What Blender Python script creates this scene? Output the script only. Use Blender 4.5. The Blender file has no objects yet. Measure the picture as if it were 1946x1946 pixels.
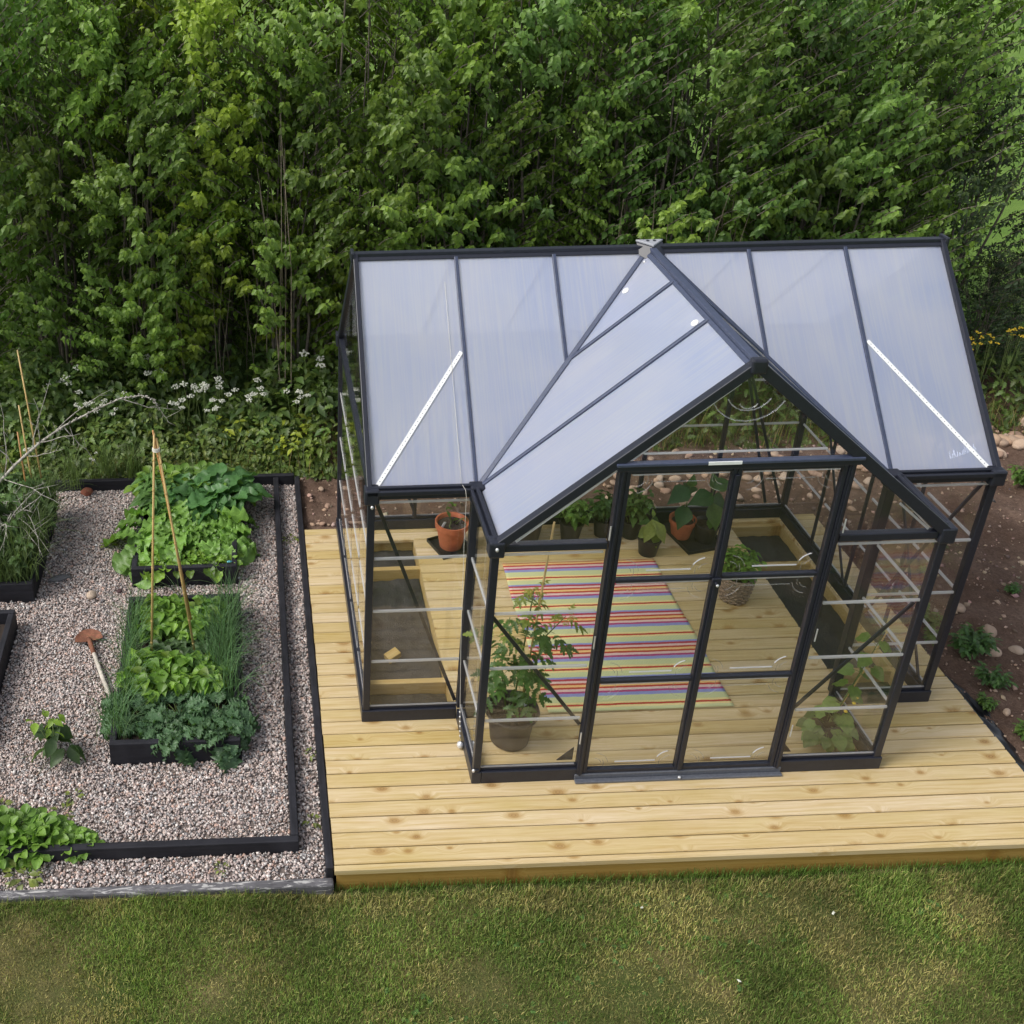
import bpy, math, random
import numpy as np
from mathutils import Vector, Matrix

rng = np.random.default_rng(11)
random.seed(11)
S = bpy.context.scene
COL = S.collection
PI = math.pi

# ------------------------------------------------------------------ camera
cam_d = bpy.data.cameras.new("camera")
cam = bpy.data.objects.new("camera", cam_d)
COL.objects.link(cam)
_pitch, _yaw, _roll = 0.4803, 0.0283, -0.0155
_f = np.array([math.cos(_pitch) * math.sin(_yaw), math.cos(_pitch) * math.cos(_yaw), -math.sin(_pitch)])
_r = np.array([math.cos(_yaw), -math.sin(_yaw), 0.0])
_u = np.cross(_r, _f)
_r2 = math.cos(_roll) * _r + math.sin(_roll) * _u
_u2 = -math.sin(_roll) * _r + math.cos(_roll) * _u
CAM = np.array([-0.6275, -5.3365, 5.0967])
M = Matrix.Identity(4)
for i in range(3):
    M[i][0], M[i][1], M[i][2], M[i][3] = _r2[i], _u2[i], -_f[i], CAM[i]
cam.matrix_world = M
cam_d.sensor_width = 36.0
cam_d.lens = 2134.48 / 1946 * 36.0
cam_d.shift_x = (973 - 542.37) / 1946
cam_d.shift_y = -(973 - 753.23) / 1946
cam_d.clip_end = 600
S.camera = cam

# ------------------------------------------------------------------ sky, sun, exposure
SUN_EL, SUN_AZ = math.radians(49), math.radians(258)     # azimuth from +Y clockwise: to the left of the camera
world = bpy.data.worlds.new("World")
S.world = world
world.use_nodes = True
wn = world.node_tree
sky = wn.nodes.new("ShaderNodeTexSky")
sky.sky_type = 'NISHITA'
sky.sun_disc = False
sky.sun_elevation = SUN_EL
sky.sun_rotation = SUN_AZ
sky.dust_density = 3.0
sky.air_density = 1.0
sky.ozone_density = 0.8
hs = wn.nodes.new("ShaderNodeHueSaturation")
hs.inputs["Saturation"].default_value = 0.42
bg = wn.nodes["Background"]
bg.inputs["Strength"].default_value = 0.12
wn.links.new(sky.outputs[0], hs.inputs["Color"])
wn.links.new(hs.outputs[0], bg.inputs["Color"])
sun_d = bpy.data.lights.new("sun", 'SUN')
sun_d.energy = 1.45
sun_d.angle = math.radians(24)
sun_d.color = (1.0, 0.96, 0.90)
sun = bpy.data.objects.new("sun", sun_d)
COL.objects.link(sun)
_sd = Vector((math.sin(SUN_AZ) * math.cos(SUN_EL), math.cos(SUN_AZ) * math.cos(SUN_EL), math.sin(SUN_EL)))
sun.rotation_euler = _sd.to_track_quat('Z', 'Y').to_euler()
S.view_settings.view_transform = 'Standard'
S.view_settings.look = 'None'
S.view_settings.exposure = 0.72
S.view_settings.gamma = 1.0
S.view_settings.use_curve_mapping = False
S.cycles.use_denoising = True
S.cycles.max_bounces = 10
S.cycles.transparent_max_bounces = 40
S.cycles.caustics_reflective = False
S.cycles.caustics_refractive = False


# ------------------------------------------------------------------ helpers: tags, meshes
def tag(o, label=None, cat=None, group=None, kind=None):
    if label: o["label"] = label
    if cat: o["category"] = cat
    if group: o["group"] = group
    if kind: o["kind"] = kind
    return o


def empty(name, label, cat, loc=(0, 0, 0), rz=0.0, group=None, scale=1.0):
    o = bpy.data.objects.new(name, None)
    o.empty_display_size = 0.1
    COL.objects.link(o)
    o.location = loc
    o.rotation_euler = (0, 0, rz)
    o.scale = (scale,) * 3
    return tag(o, label, cat, group)


def copy_tree(o, parent=None, loc=None, rz=None, scale=None, label=None):
    c = o.copy()
    COL.objects.link(c)
    if parent is not None: c.parent = parent
    if loc is not None: c.location = loc
    if rz is not None: c.rotation_euler = (0, 0, rz)
    if scale is not None: c.scale = (scale,) * 3
    if label: c["label"] = label
    for ch in list(o.children):
        copy_tree(ch, c)
    return c


def np_object(name, verts, faces, mat, parent=None, colors=None, smooth=False):
    """faces: (n,3) or (n,4) int array"""
    verts = np.asarray(verts, dtype=np.float32)
    faces = np.asarray(faces, dtype=np.int32)
    k = faces.shape[1]
    me = bpy.data.meshes.new(name)
    me.vertices.add(len(verts))
    me.vertices.foreach_set("co", verts.ravel())
    me.loops.add(faces.size)
    me.loops.foreach_set("vertex_index", faces.ravel())
    me.polygons.add(len(faces))
    me.polygons.foreach_set("loop_start", np.arange(0, faces.size, k, dtype=np.int32))
    me.polygons.foreach_set("loop_total", np.full(len(faces), k, dtype=np.int32))
    if smooth:
        me.polygons.foreach_set("use_smooth", np.ones(len(faces), dtype=bool))
    if colors is not None:
        a = me.attributes.new("tint", 'FLOAT_COLOR', 'POINT')
        c = np.ones((len(verts), 4), dtype=np.float32)
        c[:, :3] = colors
        a.data.foreach_set("color", c.ravel())
    me.update()
    me.validate()
    me.materials.append(mat)
    o = bpy.data.objects.new(name, me)
    COL.objects.link(o)
    if parent is not None: o.parent = parent
    return o


class MB:
    """collects shapes of one part"""
    def __init__(self):
        self.v, self.f, self.c = [], [], []
        self.tint = (0.5, 0.5, 0.5)

    def _add(self, vs, fs):
        b = len(self.v)
        self.v += [tuple(map(float, x)) for x in vs]
        self.c += [self.tint] * len(vs)
        self.f += [tuple(b + i for i in f) for f in fs]

    def box(self, x0, x1, y0, y1, z0, z1):
        self._add([(x0, y0, z0), (x1, y0, z0), (x1, y1, z0), (x0, y1, z0), (x0, y0, z1), (x1, y0, z1), (x1, y1, z1), (x0, y1, z1)],
                  [(3, 2, 1, 0), (4, 5, 6, 7), (0, 1, 5, 4), (1, 2, 6, 5), (2, 3, 7, 6), (3, 0, 4, 7)])
        return self

    def bar(self, p, q, w, h, up=(0, 0, 1), off=0.0):
        p, q, up = Vector(p), Vector(q), Vector(up)
        d = (q - p).normalized()
        s = d.cross(up).normalized()
        u = s.cross(d).normalized()
        p = p + u * off; q = q + u * off
        vs = []
        for e in (p, q):
            for a, b in ((-1, -1), (1, -1), (1, 1), (-1, 1)):
                vs.append(e + s * (a * w / 2) + u * (b * h / 2))
        self._add(vs, [(0, 1, 2, 3), (7, 6, 5, 4), (0, 4, 5, 1), (1, 5, 6, 2), (2, 6, 7, 3), (3, 7, 4, 0)])
        return self

    def tube(self, pts, r, n=6, cap=True):
        pts = [Vector(p) for p in pts]
        m = len(pts)
        rs = [r] * m if not hasattr(r, "__len__") else list(r)
        vs, fs = [], []
        ref = Vector((0, 0, 1))
        prev = None
        for i, p in enumerate(pts):
            d = (pts[min(i + 1, m - 1)] - pts[max(i - 1, 0)])
            if d.length < 1e-9: d = Vector((0, 0, 1))
            d.normalize()
            if prev is None:
                a = d.cross(ref)
                if a.length < 1e-3: a = d.cross(Vector((1, 0, 0)))
            else:
                a = prev - d * prev.dot(d)
                if a.length < 1e-4: a = d.cross(ref)
            a.normalize()
            prev = a
            b = d.cross(a)
            for k in range(n):
                t = 2 * PI * k / n
                vs.append(p + a * (rs[i] * math.cos(t)) + b * (rs[i] * math.sin(t)))
        for i in range(m - 1):
            for k in range(n):
                k2 = (k + 1) % n
                fs.append((i * n + k, i * n + k2, (i + 1) * n + k2, (i + 1) * n + k))
        if cap:
            fs.append(tuple(range(n - 1, -1, -1)))
            fs.append(tuple((m - 1) * n + k for k in range(n)))
        self._add(vs, fs)
        return self

    def lathe(self, prof, n=28, c=(0, 0, 0)):
        vs, fs = [], []
        m = len(prof)
        for (r, z) in prof:
            for k in range(n):
                t = 2 * PI * k / n
                vs.append((c[0] + r * math.cos(t), c[1] + r * math.sin(t), c[2] + z))
        for i in range(m - 1):
            for k in range(n):
                k2 = (k + 1) % n
                fs.append((i * n + k, i * n + k2, (i + 1) * n + k2, (i + 1) * n + k))
        self._add(vs, fs)
        return self

    def disc(self, c, r, z, n=24, rough=0.0):
        vs = [(c[0], c[1], z + rough)]
        fs = []
        for ring in (0.35, 0.7, 1.0):
            for k in range(n):
                t = 2 * PI * k / n
                vs.append((c[0] + r * ring * math.cos(t), c[1] + r * ring * math.sin(t), z + (random.uniform(-rough, rough) if ring < 1 else 0)))
        for k in range(n):
            fs.append((0, 1 + k, 1 + (k + 1) % n))
        for g in range(2):
            for k in range(n):
                k2 = (k + 1) % n
                fs.append((1 + g * n + k, 1 + (g + 1) * n + k, 1 + (g + 1) * n + k2, 1 + g * n + k2))
        self._add(vs, fs)
        return self

    def prism(self, poly, off):
        n = len(poly)
        a = [Vector(p) for p in poly]
        b = [p + Vector(off) for p in a]
        fs = [tuple(range(n - 1, -1, -1)), tuple(n + k for k in range(n))]
        for k in range(n):
            k2 = (k + 1) % n
            fs.append((k, k2, n + k2, n + k))
        self._add(a + b, fs)
        return self

    def ellipsoid(self, c, r, rot=0.0, seg=10, rings=7, jit=0.0):
        vs, fs = [], []
        cr, sr = math.cos(rot), math.sin(rot)
        ph = [random.uniform(0, 6.28) for _ in range(6)]
        for i in range(rings + 1):
            t = PI * i / rings
            for k in range(seg):
                p = 2 * PI * k / seg
                x, y, z = math.sin(t) * math.cos(p), math.sin(t) * math.sin(p), math.cos(t)
                w = 1 + jit * (math.sin(2.1 * x + ph[0]) * math.sin(2.7 * y + ph[1]) + 0.7 * math.sin(3.3 * z + ph[2] + 2 * x) + 0.5 * math.sin(5 * y + ph[3]))
                x, y, z = x * r[0] * w, y * r[1] * w, z * r[2] * w
                vs.append((c[0] + cr * x - sr * y, c[1] + sr * x + cr * y, c[2] + z))
        for i in range(rings):
            for k in range(seg):
                k2 = (k + 1) % seg
                fs.append((i * seg + k, (i + 1) * seg + k, (i + 1) * seg + k2, i * seg + k2))
        self._add(vs, fs)
        return self

    def build(self, name, mat, parent=None, smooth=False, bevel=0.0, tint=False):
        me = bpy.data.meshes.new(name)
        me.from_pydata(self.v, [], self.f)
        if tint:
            a = me.attributes.new("tint", 'FLOAT_COLOR', 'POINT')
            c = np.ones((len(self.v), 4), dtype=np.float32)
            c[:, :3] = np.array(self.c)
            a.data.foreach_set("color", c.ravel())
        me.validate()
        me.update()
        if smooth:
            me.polygons.foreach_set("use_smooth", np.ones(len(me.polygons), dtype=bool))
        me.materials.append(mat)
        o = bpy.data.objects.new(name, me)
        COL.objects.link(o)
        if parent is not None: o.parent = parent
        if bevel > 0:
            b = o.modifiers.new("edge", 'BEVEL')
            b.width = bevel
            b.segments = 2
            b.limit_method = 'ANGLE'
        return o


def vnoise(x, y, seed=0, octaves=3):
    """smooth value noise on arrays, about 0..1"""
    x = np.asarray(x, float); y = np.asarray(y, float)
    out = np.zeros_like(x); amp = 1.0; tot = 0.0
    for o in range(octaves):
        xi = np.floor(x).astype(np.int64); yi = np.floor(y).astype(np.int64)
        fx = x - xi; fy = y - yi
        fx = fx * fx * (3 - 2 * fx); fy = fy * fy * (3 - 2 * fy)
        def h(a, b):
            n = (a * 374761393 + b * 668265263 + (seed + o) * 974711) & 0xffffffff
            n = ((n ^ (n >> 13)) * 1274126177) & 0xffffffff
            return ((n ^ (n >> 16)) & 0xffff) / 65535.0
        v = (h(xi, yi) * (1 - fx) + h(xi + 1, yi) * fx) * (1 - fy) + (h(xi, yi + 1) * (1 - fx) + h(xi + 1, yi + 1) * fx) * fy
        out += v * amp; tot += amp; amp *= 0.5
        x = x * 2.03 + 7.1; y = y * 2.03 + 3.7
    return out / tot


# ------------------------------------------------------------------ leaf machinery
def leaf_tpl(ws, fold=0.15, droop=0.25, wave=0.0, waves=3, cols=3, fine=False):
    """leaf of unit length along +Y, normal +Z; ws = half widths from base to tip"""
    if fine:
        xs = np.linspace(0, len(ws) - 1, 2 * len(ws) - 1)
        ws = [float(np.interp(x, range(len(ws)), ws)) for x in xs]
        ws = [ws[0]] + [(ws[i - 1] + 2 * ws[i] + ws[i + 1]) / 4 for i in range(1, len(ws) - 1)] + [ws[-1]]
    n = len(ws)
    us = np.linspace(-1, 1, cols)
    v = []
    for i, w in enumerate(ws):
        t = i / (n - 1)
        for u in us:
            z = -droop * t * t + fold * (abs(u) if cols == 3 else abs(u) ** 1.7) * w * 2
            if wave: z += wave * abs(u) * math.sin(waves * 2 * PI * t + (2.2 if u > 0 else 0)) * (0.4 + w)
            v.append((u * w, t + (0.1 * abs(u) * (1 - t) * -1 if i == 0 else 0), z))
    f = []
    for i in range(n - 1):
        for c in range(cols - 1):
            a = i * cols + c
            f.append((a, a + 1, a + cols + 1, a + cols))
    return np.array(v), np.array(f)


HEART = leaf_tpl([.05, .33, .40, .30, .14, .01], fold=.22, droop=.30)
LILAC = leaf_tpl([.05, .30, .35, .26, .12, .01], fold=.20, droop=.28)
OVATE = leaf_tpl([.03, .22, .30, .24, .12, .01], fold=.20, droop=.30)
ROUND = leaf_tpl([.04, .36, .48, .46, .32, .05], fold=.15, droop=.35)
LOBE = leaf_tpl([.04, .30, .44, .46, .36, .12], fold=.22, droop=.30, cols=5, fine=True)
BEAN = leaf_tpl([.08, .40, .47, .38, .20, .01], fold=.25, droop=.45, cols=5, fine=True)
LANCE = leaf_tpl([.03, .14, .17, .13, .07, .01], fold=.20, droop=.35)
RADISH = leaf_tpl([.03, .09, .12, .20, .22, .33, .38, .36, .16], fold=.14, droop=.50, wave=.16, waves=4, cols=5, fine=True)
def kale_tpl():
    r = np.random.default_rng(3)
    rows, cols = 20, 11
    us = np.linspace(-1, 1, cols)
    v = []
    for i in range(rows):
        t = i / (rows - 1)
        w = .035 if t < .12 else .05 + .34 * math.sin(PI * min(1, (t - .1) / .93) ** .85) ** .7
        w *= 1 + .16 * math.sin(i * 2.3)
        for u in us:
            e = abs(u) ** 1.5 * min(1, t * 4)
            v.append((u * w + e * r.normal(0, .05), t + e * r.normal(0, .045), -.45 * t * t + e * (.15 * math.sin(i * 2.1 + (2 if u > 0 else 0)) + r.normal(0, .09)) + .12 * abs(u) * w))
    f = [(i * cols + c, i * cols + c + 1, (i + 1) * cols + c + 1, (i + 1) * cols + c) for i in range(rows - 1) for c in range(cols - 1)]
    return np.array(v), np.array(f)


KALE = kale_tpl()
CABB = leaf_tpl([.04, .14, .30, .42, .42, .30, .10], fold=.25, droop=.35, wave=.08, cols=5, fine=True)
VINE = leaf_tpl([.20, .50, .46, .40, .22, .03], fold=.10, droop=.35, wave=.05)
PALM = leaf_tpl([.02, .30, .12, .34, .14, .26, .10, .14, .01], fold=.12, droop=.35)      # deeply toothed, for weeds and tomatoes


def compound(tpl, spots):
    vs, fs = [], []
    b = 0
    for (x, y, ang, s) in spots:
        v, f = tpl
        c, sn = math.cos(ang), math.sin(ang)
        w = v * s
        r = np.stack([w[:, 0] * c + w[:, 1] * sn + x, -w[:, 0] * sn + w[:, 1] * c + y, w[:, 2] - 0.25 * y * y], 1)
        vs.append(r); fs.append(f + b); b += len(v)
    return np.concatenate(vs), np.concatenate(fs)


TRIFOL = compound(LOBE, [(0, .35, 0, .60), (0, .32, 1.3, .55), (0, .32, -1.3, .55)])
TOMATO = compound(PALM, [(0, .66, 0, .40), (0, .60, .95, .34), (0, .60, -.95, .34), (0, .36, 1.2, .36), (0, .36, -1.2, .36), (0, .15, 1.3, .24), (0, .15, -1.3, .24)])


def unit(a):
    return a / np.maximum(np.linalg.norm(a, axis=-1, keepdims=True), 1e-9)


class LB:
    """batch of leaves"""
    def __init__(self):
        self.V, self.F, self.C, self.n = [], [], [], 0

    def add(self, tpl, P, D, U, Sz, C):
        tv, tf = tpl
        P = np.atleast_2d(P).astype(float); D = unit(np.atleast_2d(D).astype(float)); U = np.atleast_2d(U).astype(float)
        n = len(P)
        Sz = np.broadcast_to(np.asarray(Sz, float), (n,))
        C = np.broadcast_to(np.asarray(C, float), (n, 3))
        X = np.cross(D, U)
        bad = np.linalg.norm(X, axis=1) < 1e-3
        X[bad] = np.cross(D[bad], np.array([.3, .8, .5]))
        X = unit(X); Z = np.cross(X, D)
        v = (tv[None, :, 0, None] * X[:, None] + tv[None, :, 1, None] * D[:, None] + tv[None, :, 2, None] * Z[:, None]) * Sz[:, None, None] + P[:, None]
        k = len(tv)
        self.V.append(v.reshape(-1, 3))
        self.F.append((tf[None] + (np.arange(n) * k)[:, None, None]).reshape(-1, tf.shape[1]) + self.n)
        self.C.append(np.repeat(C, k, axis=0))
        self.n += n * k

    def blades(self, P, az, L, bend, W, C, seg=4):
        """grass-like strips: start P, lean azimuth az, length L, bend 0..1.6, width W"""
        P = np.atleast_2d(P).astype(float); n = len(P)
        az = np.broadcast_to(az, (n,)); L = np.broadcast_to(L, (n,)); bend = np.broadcast_to(bend, (n,)); W = np.broadcast_to(W, (n,))
        C = np.broadcast_to(np.asarray(C, float), (n, 3))
        out = np.stack([np.cos(az), np.sin(az), np.zeros(n)], 1)
        tw = az + rng.uniform(-.8, .8, n)
        side = np.stack([-np.sin(tw), np.cos(tw), np.zeros(n)], 1)
        rows = []
        p = P.copy()
        for i in range(seg + 1):
            t = i / seg
            w = W * (1 - t ** 1.6) * .5 + .0002
            rows.append(p - side * w[:, None]); rows.append(p + side * w[:, None])
            th = bend * (t + .5 / seg)
            p = p + (out * np.sin(th)[:, None] + np.array([0, 0, 1.]) * np.cos(th)[:, None]) * (L / seg)[:, None]
        v = np.stack(rows, 1)
        k = 2 * (seg + 1)
        tf = np.array([(2 * i, 2 * i + 1, 2 * i + 3, 2 * i + 2) for i in range(seg)])
        self.V.append(v.reshape(-1, 3))
        self.F.append((tf[None] + (np.arange(n) * k)[:, None, None]).reshape(-1, 4) + self.n)
        self.C.append(np.repeat(C, k, axis=0))
        self.n += n * k

    def build(self, name, mat, parent=None, smooth=True):
        return np_object(name, np.concatenate(self.V), np.concatenate(self.F), mat, parent, np.concatenate(self.C), smooth)


def jitter(c, n, amt=.25, yel=0.0):
    c = np.array(c)
    k = rng.normal(1, amt, (n, 1)).clip(.45, 1.8)
    y = rng.uniform(0, 1, (n, 1)) ** 2 * yel
    return np.clip(c * k + np.array([.10, .09, .0]) * y, 0.004, .9)


# ------------------------------------------------------------------ materials
class NT:
    def __init__(self, name):
        self.m = bpy.data.materials.new(name)
        self.m.use_nodes = True
        self.t = self.m.node_tree
        self.p = self.t.nodes["Principled BSDF"]
        self.o = self.t.nodes["Material Output"]

    def n(self, typ, ins=None, **props):
        nd = self.t.nodes.new("ShaderNode" + typ)
        for k, v in props.items(): setattr(nd, k, v)
        for k, v in (ins or {}).items(): self.set(nd.inputs[k], v)
        return nd

    def set(self, sock, v):
        if isinstance(v, bpy.types.NodeSocket): self.t.links.new(v, sock)
        elif isinstance(v, bpy.types.Node): self.t.links.new(v.outputs[0], sock)
        else:
            if hasattr(sock.default_value, "__len__") and hasattr(v, "__len__") and len(v) == 3 and len(sock.default_value) == 4: v = (*v, 1)
            sock.default_value = v

    def P(self, **kw):
        for k, v in kw.items(): self.set(self.p.inputs[k.replace("_", " ")], v)
        return self

    def coord(self, kind="Object", scale=(1, 1, 1), add=None):
        tc = self.n("TexCoord")
        out = tc.outputs[kind]
        if add is not None:
            out = self.n("VectorMath", {0: out, 1: add}, operation='ADD').outputs[0]
        return self.n("VectorMath", {0: out, 1: scale}, operation='MULTIPLY').outputs[0]

    def noise(self, vec, scale, detail=4, rough=.55, dist=0.0):
        return self.n("TexNoise", {"Vector": vec, "Scale": scale, "Detail": detail, "Roughness": rough, "Distortion": dist}).outputs[0]

    def ramp(self, fac, stops):
        r = self.n("ValToRGB", {"Fac": fac})
        e = r.color_ramp.elements
        while len(e) > 1: e.remove(e[-1])
        e[0].position, e[0].color = stops[0][0], (*stops[0][1], 1)
        for p, c in stops[1:]:
            x = e.new(p); x.color = (*c, 1)
        return r.outputs[0]

    def mix(self, fac, a, b, blend='MIX'):
        m = self.n("Mix", data_type='RGBA', blend_type=blend)
        self.set(m.inputs[0], fac); self.set(m.inputs[6], a); self.set(m.inputs[7], b)
        return m.outputs[2]

    def math(self, op, a, b=0.0, c=0.0):
        m = self.n("Math", operation=op)
        self.set(m.inputs[0], a); self.set(m.inputs[1], b); self.set(m.inputs[2], c)
        return m.outputs[0]

    def maprange(self, v, a, b, c=0.0, d=1.0):
        return self.n("MapRange", {0: v, 1: a, 2: b, 3: c, 4: d}).outputs[0]

    def bump(self, h, strength=.3, dist=.01):
        b = self.n("Bump", {"Height": h, "Strength": strength, "Distance": dist})
        self.t.links.new(b.outputs[0], self.p.inputs["Normal"])
        return self


def mat_plain(name, col, rough=.5, metallic=0.0, var=.25, scale=25, bump=0.0, spec=.5):
    k = NT(name)
    v = k.coord()
    f = k.noise(v, scale, 5)
    c0 = tuple(x * (1 - var) for x in col); c1 = tuple(min(1, x * (1 + var)) for x in col)
    k.P(Base_Color=k.ramp(f, [(.3, c0), (.7, c1)]), Roughness=rough, Metallic=metallic)
    k.p.inputs["Specular IOR Level"].default_value = spec
    if bump: k.bump(f, bump, .004)
    return k.m


def mat_leaf(name, rough=.5, trans=.32, spec=.35, gain=(1, 1, 1), vary=False):
    k = NT(name)
    a = k.n("Attribute", attribute_name="tint")
    col = k.mix(1.0, a.outputs["Color"], (*gain, 1), 'MULTIPLY')
    if vary:
        oi = k.n("ObjectInfo")
        col = k.mix(1.0, col, k.ramp(oi.outputs["Random"], [(0.0, (.70, .76, .80)), (.35, (.95, .98, 1.0)), (.7, (1.12, 1.06, .85)), (1.0, (1.35, 1.22, .75))]), 'MULTIPLY')
    f = k.noise(k.coord(), 60, 2)
    col = k.mix(.35, col, k.mix(1.0, col, k.ramp(f, [(.3, (.6, .6, .6)), (.7, (1.35, 1.35, 1.25))]), 'MULTIPLY'))
    k.P(Base_Color=col, Roughness=rough)
    k.p.inputs["Specular IOR Level"].default_value = spec
    tr = k.n("BsdfTranslucent", {"Color": k.mix(1.0, col, (1.5, 1.6, .7, 1), 'MULTIPLY')})
    mx = k.n("MixShader", {0: trans, 1: k.p.outputs[0], 2: tr.outputs[0]})
    k.t.links.new(mx.outputs[0], k.o.inputs[0])
    return k.m


def mat_attr(name, rough=.85, spec=.3):
    k = NT(name)
    a = k.n("Attribute", attribute_name="tint")
    f = k.noise(k.coord(), 220, 3)
    k.P(Base_Color=k.mix(1.0, a.outputs["Color"], k.ramp(f, [(.3, (.75, .75, .75)), (.7, (1.2, 1.2, 1.2))]), 'MULTIPLY'), Roughness=rough)
    k.p.inputs["Specular IOR Level"].default_value = spec
    return k.m


def mat_deck(name, tones, gloss=.62):
    """pressure-treated pine: grain along X, knots, a tone per board from the tint attribute"""
    k = NT(name)
    a = k.n("Attribute", attribute_name="tint")
    sep = k.n("SeparateColor", {0: a.outputs["Color"]})
    off = k.n("CombineXYZ", {0: k.math('MULTIPLY', sep.outputs[0], 53.0), 1: k.math('MULTIPLY', sep.outputs[1], 17.0), 2: 0.0}).outputs[0]
    v = k.coord("Object", (1, 1, 1), off)
    def sc(s): return k.n("VectorMath", {0: v, 1: s}, operation='MULTIPLY').outputs[0]
    vor = k.n("TexVoronoi", {"Vector": sc((3.0, 5.2, 5.2)), "Scale": 1.0, "Randomness": 1.0}, voronoi_dimensions='2D')
    d = vor.outputs["Distance"]
    warp = k.math('MULTIPLY', k.maprange(d, 0.0, .25, 1.0, 0.0), .05)
    wv = k.n("VectorMath", {0: sc((1.0, 1.0, 1.0)), 1: k.n("CombineXYZ", {1: warp}).outputs[0]}, operation='ADD').outputs[0]
    gv = k.n("VectorMath", {0: wv, 1: (1.1, 30, 30)}, operation='MULTIPLY').outputs[0]
    grain = k.noise(gv, 2.0, 5, .6, .6)
    fine = k.noise(k.n("VectorMath", {0: wv, 1: (5, 190, 190)}, operation='MULTIPLY').outputs[0], 2.0, 2)
    base = k.mix(sep.outputs[2], tones[0], tones[1])
    col = k.mix(k.maprange(grain, .35, .70), base, k.mix(1.0, base, (.80, .72, .52, 1), 'MULTIPLY'))
    col = k.mix(k.maprange(fine, .45, .75, 0, .30), col, k.mix(1.0, col, (.70, .62, .48, 1), 'MULTIPLY'))
    blot = k.noise(sc((2.2, 5, 5)), 1.0, 3)
    col = k.mix(k.maprange(blot, .45, .75, 0, .55), col, k.mix(1.0, col, (.86, .86, .60, 1), 'MULTIPLY'))
    rs = k.n("SeparateColor", {0: vor.outputs["Color"]})
    rad = k.maprange(rs.outputs[0], 0, 1, .025, .090)
    halo = k.maprange(k.math('DIVIDE', d, rad), 1.0, 2.4, .65, 0.0)
    col = k.mix(halo, col, k.mix(1.0, col, (.66, .50, .26, 1), 'MULTIPLY'))
    ring = k.math('SINE', k.math('MULTIPLY', k.math('DIVIDE', d, rad), 11.0))
    kn = k.mix(k.maprange(ring, -1, 1), (.20, .11, .04, 1), (.36, .22, .08, 1))
    col = k.mix(k.maprange(k.math('DIVIDE', d, rad), .75, 1.2, k.maprange(rs.outputs[1], 0, 1, .25, .8), 0), col, kn)
    k.P(Base_Color=col, Roughness=k.maprange(grain, 0, 1, gloss - .08, gloss + .12))
    k.p.inputs["Specular IOR Level"].default_value = .35
    k.bump(k.math('ADD', fine, grain), .12, .002)
    return k.m


def mat_poly(name, axis):
    """frosted twin-wall polycarbonate, flutes vary along one object axis"""
    k = NT(name)
    sc = [2.0, 2.0, 2.0]; sc[axis] = 95.0
    flute = k.noise(k.coord("Object", tuple(sc)), 1.0, 2, .5)
    blot = k.noise(k.coord("Object", (1.3, 1.1, 1.3)), 1.4, 3, .5, .5)
    col = k.mix(k.maprange(blot, .3, .7), (.52, .63, .98, 1), (.70, .76, 1.0, 1))
    col = k.mix(k.maprange(flute, .40, .68, 0, .5), col, (.88, .92, 1.0, 1))
    k.P(Base_Color=col, Roughness=.16, Coat_Weight=1.0, Coat_Roughness=.10, Coat_IOR=1.6)
    k.p.inputs["Specular IOR Level"].default_value = .75
    k.bump(flute, .25, .003)
    tl = k.n("BsdfTranslucent", {"Color": (.98, .985, 1, 1)})
    m1 = k.n("MixShader", {0: .58, 1: k.p.outputs[0], 2: tl.outputs[0]})
    tp = k.n("BsdfTransparent", {"Color": (.92, .94, .97, 1)})
    m2 = k.n("MixShader", {0: .09, 1: m1.outputs[0], 2: tp.outputs[0]})
    k.t.links.new(m2.outputs[0], k.o.inputs[0])
    return k.m


def mat_clear(name, tint=(.994, .996, .994), gloss=1.0, rough=.04, white=0.0):
    k = NT(name)
    tp = k.n("BsdfTransparent", {"Color": (*tint, 1)})
    gl = k.n("BsdfGlossy", {"Color": (1, 1, 1, 1), "Roughness": rough})
    b = k.n("Bump", {"Height": k.noise(k.coord("Object", (1, 1, 1)), 5.0, 2), "Strength": .06, "Distance": .02})
    k.t.links.new(b.outputs[0], gl.inputs["Normal"])
    lw = k.n("LayerWeight", {"Blend": .5})
    fr = k.math('MULTIPLY_ADD', k.math('POWER', lw.outputs["Facing"], 5.0), .94, .04)
    m = k.n("MixShader", {0: k.math('MINIMUM', k.math('MULTIPLY', fr, gloss), 1.0), 1: tp.outputs[0], 2: gl.outputs[0]})
    out = m
    if white:
        df = k.n("BsdfDiffuse", {"Color": (.92, .92, .94, 1)})
        tl = k.n("BsdfTranslucent", {"Color": (.94, .94, .96, 1)})
        wm = k.n("MixShader", {0: .5, 1: df.outputs[0], 2: tl.outputs[0]})
        out = k.n("MixShader", {0: white, 1: m.outputs[0], 2: wm.outputs[0]})
    k.t.links.new(out.outputs[0], k.o.inputs[0])
    return k.m


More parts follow.
